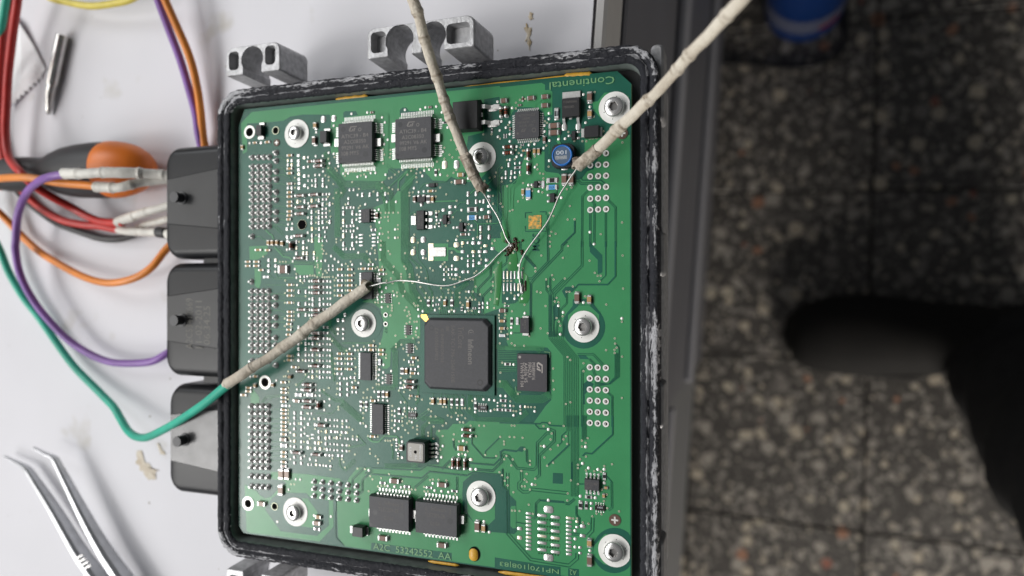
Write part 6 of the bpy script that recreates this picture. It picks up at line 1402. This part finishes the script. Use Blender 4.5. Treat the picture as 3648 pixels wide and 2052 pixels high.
def film(pts):
    P = [at(x, y) for x, y in pts]; mb = MB(); mb.dome([(p.x, p.y) for p in P], ZB + .00017, .00001, 0, .93); obj('flux_film', mb.mesh('flux_film', [M['flux']]), board)
film([(1818, 905), (1840, 900), (1845, 930), (1842, 965), (1810, 965), (1808, 930)])
film([(1862, 965), (1880, 985), (1890, 1020), (1888, 1060), (1878, 1080), (1850, 1080), (1846, 1062), (1864, 1050), (1868, 1000)])
film([(1782, 830), (1800, 815), (1815, 835), (1812, 850), (1795, 866), (1788, 860)]); film([(1838, 850), (1850, 858), (1852, 900), (1842, 898), (1836, 880)])
film([(1760, 960), (1788, 930), (1788, 1000), (1775, 1090), (1758, 1085), (1765, 1020)])

# ================================================================== loose tools on the bench
# screwdriver
A = at(40, 623, .0125); B_ = at(539, 598, .0125); ax = (B_ - A); Ld = ax.length; ax.normalize()
sd = thing('screwdriver', 'stubby screwdriver with black rubber grip and orange butt cap', 'screwdriver', (A.x, A.y, 0))
ang = math.atan2(ax.y, ax.x)
def lathe(prof_, m, nm, n_=28):
    mb = MB(); rs = [[(x, r * math.cos(2 * math.pi * i / n_), r * math.sin(2 * math.pi * i / n_)) for i in range(n_)] for x, r in prof_]
    mb.rings(rs, 0, True, True, True); obj(nm, mb.mesh(nm, [M[m]]), sd, (A.x, A.y, .0125), ang)
K = Ld / .0782
sc_ = Ld / 499.0
def rr(px_, r):
    d = at(40 + px_, 623 - 25 * px_ / 499, .0125) - A
    return (math.copysign(d.length, d.x), r)
lathe([rr(-35, .0070), rr(-10, .0078), rr(20, .0082), rr(70, .0079), rr(110, .0072), rr(140, .0076), rr(175, .0097), rr(210, .0112), rr(255, .0121), rr(310, .0125), rr(365, .01245), rr(376, .0123)], 'rubber', 'grip')
lathe([rr(352, .0122), rr(362, .01262), rr(385, .0124), rr(412, .0117), rr(440, .0104), rr(465, .0083), rr(485, .0058), rr(496, .0028), rr(499, .0004)], 'orange_pl', 'butt_cap')
lathe([rr(-48, .0066), rr(-44, .0072), rr(-34, .0073), rr(-33, .0060)], 'orange_pl', 'collar'); lathe([rr(-330, .0025), rr(-330 + 3, .003), rr(-40, .003), rr(-38, .0025)], 'steel', 'shaft')
p, W_, H_ = dims('S', 214, 598, 44, 12, .0248)
# soldering tip
a = at(224, 126, .0028); b_ = at(186, 305, .0028); c = at(160, 402, .0010); d1 = (b_ - a).normalized(); ang = math.atan2(d1.y, d1.x); L1 = (b_ - a).length; L2 = (c - a).length
tip = MB(); n_ = 24
def tr_(x, r, zc=0): return [(x, r * math.cos(2 * math.pi * i / n_), zc + r * math.sin(2 * math.pi * i / n_)) for i in range(n_)]
tip.rings([tr_(.0015, .0020), tr_(0, .0021), tr_(0, .0026), tr_(.0004, .0028), tr_(L1 * .97, .0028), tr_(L1, .0026), tr_(L1 + .0003, .0023), tr_(L1 + .004, .0022), tr_(L2 - .002, .0013, -.0008), tr_(L2, .0009, -.0012)], 0, True, True, True)
o = obj('soldering_tip', tip.mesh('soldering_tip', [M['nickel']]), None, (a.x, a.y, .0028), ang, label='small nickel soldering iron tip lying on the bench', cat='soldering tip')
# paper scrap with a sawtooth edge
Pp = [(60, 60), (82, 92), (120, 160), (160, 245)]
saw = []
for i in range(17):
    t = i / 16; x = 150 - 113 * t; y = 268 + 118 * t; k = 5 if i % 2 else -3; saw.append((x + k * .7, y + k))
out = Pp + saw + [(28, 330), (36, 200), (46, 110)]
mb = MB(); top = [];
for (x, y) in out:
    w = at(x, y, .001); top.append((w.x, w.y, .0008 + .0016 * (.5 + .5 * math.sin(x * .06 + y * .031))))
cxy = (sum(p[0] for p in top) / len(top), sum(p[1] for p in top) / len(top), .0030)
nn = len(top); mb.add(top + [cxy], [(i, (i + 1) % nn, nn) for i in range(nn)], 0)
mb.add([(x, y, zz - .0003) for x, y, zz in top] + [(cxy[0], cxy[1], cxy[2] - .0003)], [((i + 1) % nn, i, nn) for i in range(nn)], 0)
obj('paper_scrap', mb.mesh('paper_scrap', [M['paper']]), None, label='white paper scrap with sawtooth cut edge under the wires', cat='paper')
# tweezers
tz = thing('tweezers', 'steel angled tip tweezers lying open on the bench', 'tweezers', tuple(at(300, 1900, 0)))
def arm(pts, nm):
    P = spline([at(x, y, zz) for x, y, zz, w, h in pts], 6); W_ = []; 
    for i in range(len(P)):
        f = i / 6; k = min(int(f), len(pts) - 2); t = f - k
        W_.append(((pts[k][3] + (pts[k + 1][3] - pts[k][3]) * t) * .8, pts[k][4] + (pts[k + 1][4] - pts[k][4]) * t))
    mb = MB(); rs = []
    for i, p in enumerate(P):
        d = (P[min(i + 1, len(P) - 1)] - P[max(i - 1, 0)]); d.z = 0; d.normalize(); nrm = Vector((-d.y, d.x, 0)); w, h = W_[i]
        ridge = 0
        rs.append([tuple(p + nrm * (sx * w / 2) + Vector((0, 0, sz * h / 2))) for sx, sz in ((-1, -1), (1, -1), (1, .55), (.45, 1), (-.45, 1), (-1, .55))])
    mb.rings(rs, 0, False, True, True); return obj(nm, mb.mesh(nm, [M['tweezer']]), tz)
a1 = arm([(15, 1626, .0040, .0009, .0014), (60, 1648, .0042, .0013, .0020), (92, 1666, .0045, .0019, .0028), (112, 1692, .0048, .0026, .0034), (192, 1815, .0055, .0038, .0050), (283, 1968, .0062, .0050, .0064), (345, 2055, .0066, .0056, .0070), (420, 2160, .0070, .0060, .0070)], 'arm')
arm([(119, 1595, .0090, .0009, .0014), (160, 1616, .0090, .0013, .0020), (192, 1632, .0090, .0019, .0026), (208, 1660, .0090, .0026, .0030), (303, 1848, .0088, .0052, .0046), (374, 1972, .0084, .0062, .0056), (432, 2056, .0080, .0066, .0064), (500, 2160, .0076, .0068, .0070)], 'arm')
for k in range(4):
    t = k / 3; x, y = 278 + 30 * t, 1984 + 36 * t; p = at(x + 4, y, .0092)
    mb = MB(); mb.box(-.0026, .0026, -.0004, .0004, 0, .0007, 0, .0002); obj('grip_ridge', mb.mesh('grip_ridge', [M['steel']]), a1, (p.x, p.y, .0089), math.radians(28))

# ================================================================== beyond the bench
o = at(2862, 20, ZF); can = thing('blue_can', 'blue can with pale label standing on the terrazzo floor', 'can', (o.x, o.y, ZF))
R = .050; n_ = 40
def cz(r, z_): return [(r * math.cos(2 * math.pi * i / n_), r * math.sin(2 * math.pi * i / n_), z_) for i in range(n_)]
mb = MB(); mb.rings([cz(R * .94, .0), cz(R, .004), cz(R, .16), cz(R * .97, .165), cz(R * .45, .19), cz(R * .40, .21), cz(0.004, .212)], 0, True, True, True); obj('can_body', mb.mesh('can_body', [M['can_blue']]), can, (o.x, o.y, ZF))
mb = MB(); mb.rings([cz(R * 1.006, .035), cz(R * 1.006, .075)], 0, True, False, False); lb = obj('can_label', mb.mesh('can_label', [M['can_label']]), can, (o.x, o.y, ZF))
mb = MB(); arc = [(-72 + i * 4) for i in range(9)]
mb.add([(R * 1.01 * math.cos(math.radians(a)), R * 1.01 * math.sin(math.radians(a)), zz) for zz in (.037, .048) for a in arc], [(i, i + 1, i + 10, i + 9) for i in range(8)], 0); obj('red_patch', mb.mesh('red_patch', [M['can_red']]), lb, (o.x, o.y, ZF))
mb, P = tube([(3020, -120, ZF + .004), (3013, 0, ZF + .004), (3008, 147, ZF + .004), (2966, 205, ZF + .004), (2893, 236, ZF + .004), (2798, 241, ZF + .004), (2640, 225, ZF + .004), (2480, 230, ZF + .004)], .004, 8)
obj('floor_cable', mb.mesh('floor_cable', [M['w_black']]), None, label='black cable curving round the blue can on the floor', cat='cable')
# person standing at the bench
t0 = at(2812, 1165, ZF + .03); person = thing('person', 'person in charcoal trousers and black shoe standing at the bench', 'person', (t0.x + .13, t0.y, ZF))
mb = MB(); rs = []
for x, w, h, yo in ((-.000, .018, .020, 0), (.006, .034, .034, 0), (.02, .044, .045, .001), (.05, .052, .055, .003), (.09, .053, .064, .004), (.13, .049, .078, .004), (.17, .044, .098, .003), (.21, .042, .112, .002), (.25, .041, .115, 0), (.275, .034, .105, 0), (.285, .018, .08, 0)):
    rs.append([(t0.x + x, t0.y - .012 + yo + w * math.cos(a) * (1 if math.sin(a) < 0 else .96), ZF + .006 + h * .5 + h * .5 * math.sin(a)) for a in [2 * math.pi * j / 18 for j in range(18)]])
mb.rings(rs, 0, True, True, True); obj('shoe', mb.mesh('shoe', [M['shoe']]), person)
mb = MB(); pts = []
for k in range(28):
    a = 2 * math.pi * k / 28; w = .055 if math.cos(a) < 0 else .044
    pts.append((t0.x + .142 + .148 * math.copysign(abs(math.cos(a)) ** .8, math.cos(a)), t0.y - .010 + w * math.copysign(abs(math.sin(a)) ** .75, math.sin(a))))
mb.poly(pts, ZF, ZF + .020, 0, .003); obj('shoe_sole', mb.mesh('shoe_sole', [M['sole']]), person)
mb = MB(); rs = []
ankle = Vector((t0.x + .250, t0.y - .045, ZF + .075)); knee = Vector((t0.x + .285, t0.y - .205, ZF + .52)); hip = Vector((t0.x + .42, t0.y - .22, ZF + .92))
cl = spline([ankle - Vector((0, -.01, .02)), ankle + Vector((.0, -.012, .05)), ankle.lerp(knee, .5), knee, knee.lerp(hip, .6), hip], 8)
for i, p in enumerate(cl):
    f = i / (len(cl) - 1); r = .060 + .062 * min(1, f * 1.5) + .006 * math.sin(i * 1.9); nn_ = 24
    rs.append([(p.x + r * 1.02 * math.cos(a) * (1 + .04 * math.sin(3 * a + i * .7)), p.y + r * math.sin(a) * (1 + .03 * math.sin(4 * a + i)), p.z + .03 * math.cos(a) * (1 - f)) for a in [2 * math.pi * j / nn_ for j in range(nn_)]])
mb.rings(rs, 0, True, True, True); obj('trouser_leg', mb.mesh('trouser_leg', [M['cloth']]), person)

mb = MB(); rs = []  # torso out of view, added to keep light off the floor
for zz, rx, ry, cx in ((.02, .13, .185, .0), (.10, .135, .19, .0), (.22, .13, .19, -.01), (.36, .14, .21, -.03), (.48, .14, .225, -.05), (.56, .12, .22, -.06), (.61, .09, .16, -.06), (.63, .06, .07, -.06)):
    rs.append([(hip.x + .08 + cx + rx * math.cos(a), hip.y + .10 + ry * math.sin(a) * (1 + .02 * math.sin(5 * a + zz * 30)), zz) for a in [2 * math.pi * j / 28 for j in range(28)]])
mb.rings(rs, 0, True, True, True); obj('unseen_torso', mb.mesh('unseen_torso', [M['cloth']]), person)
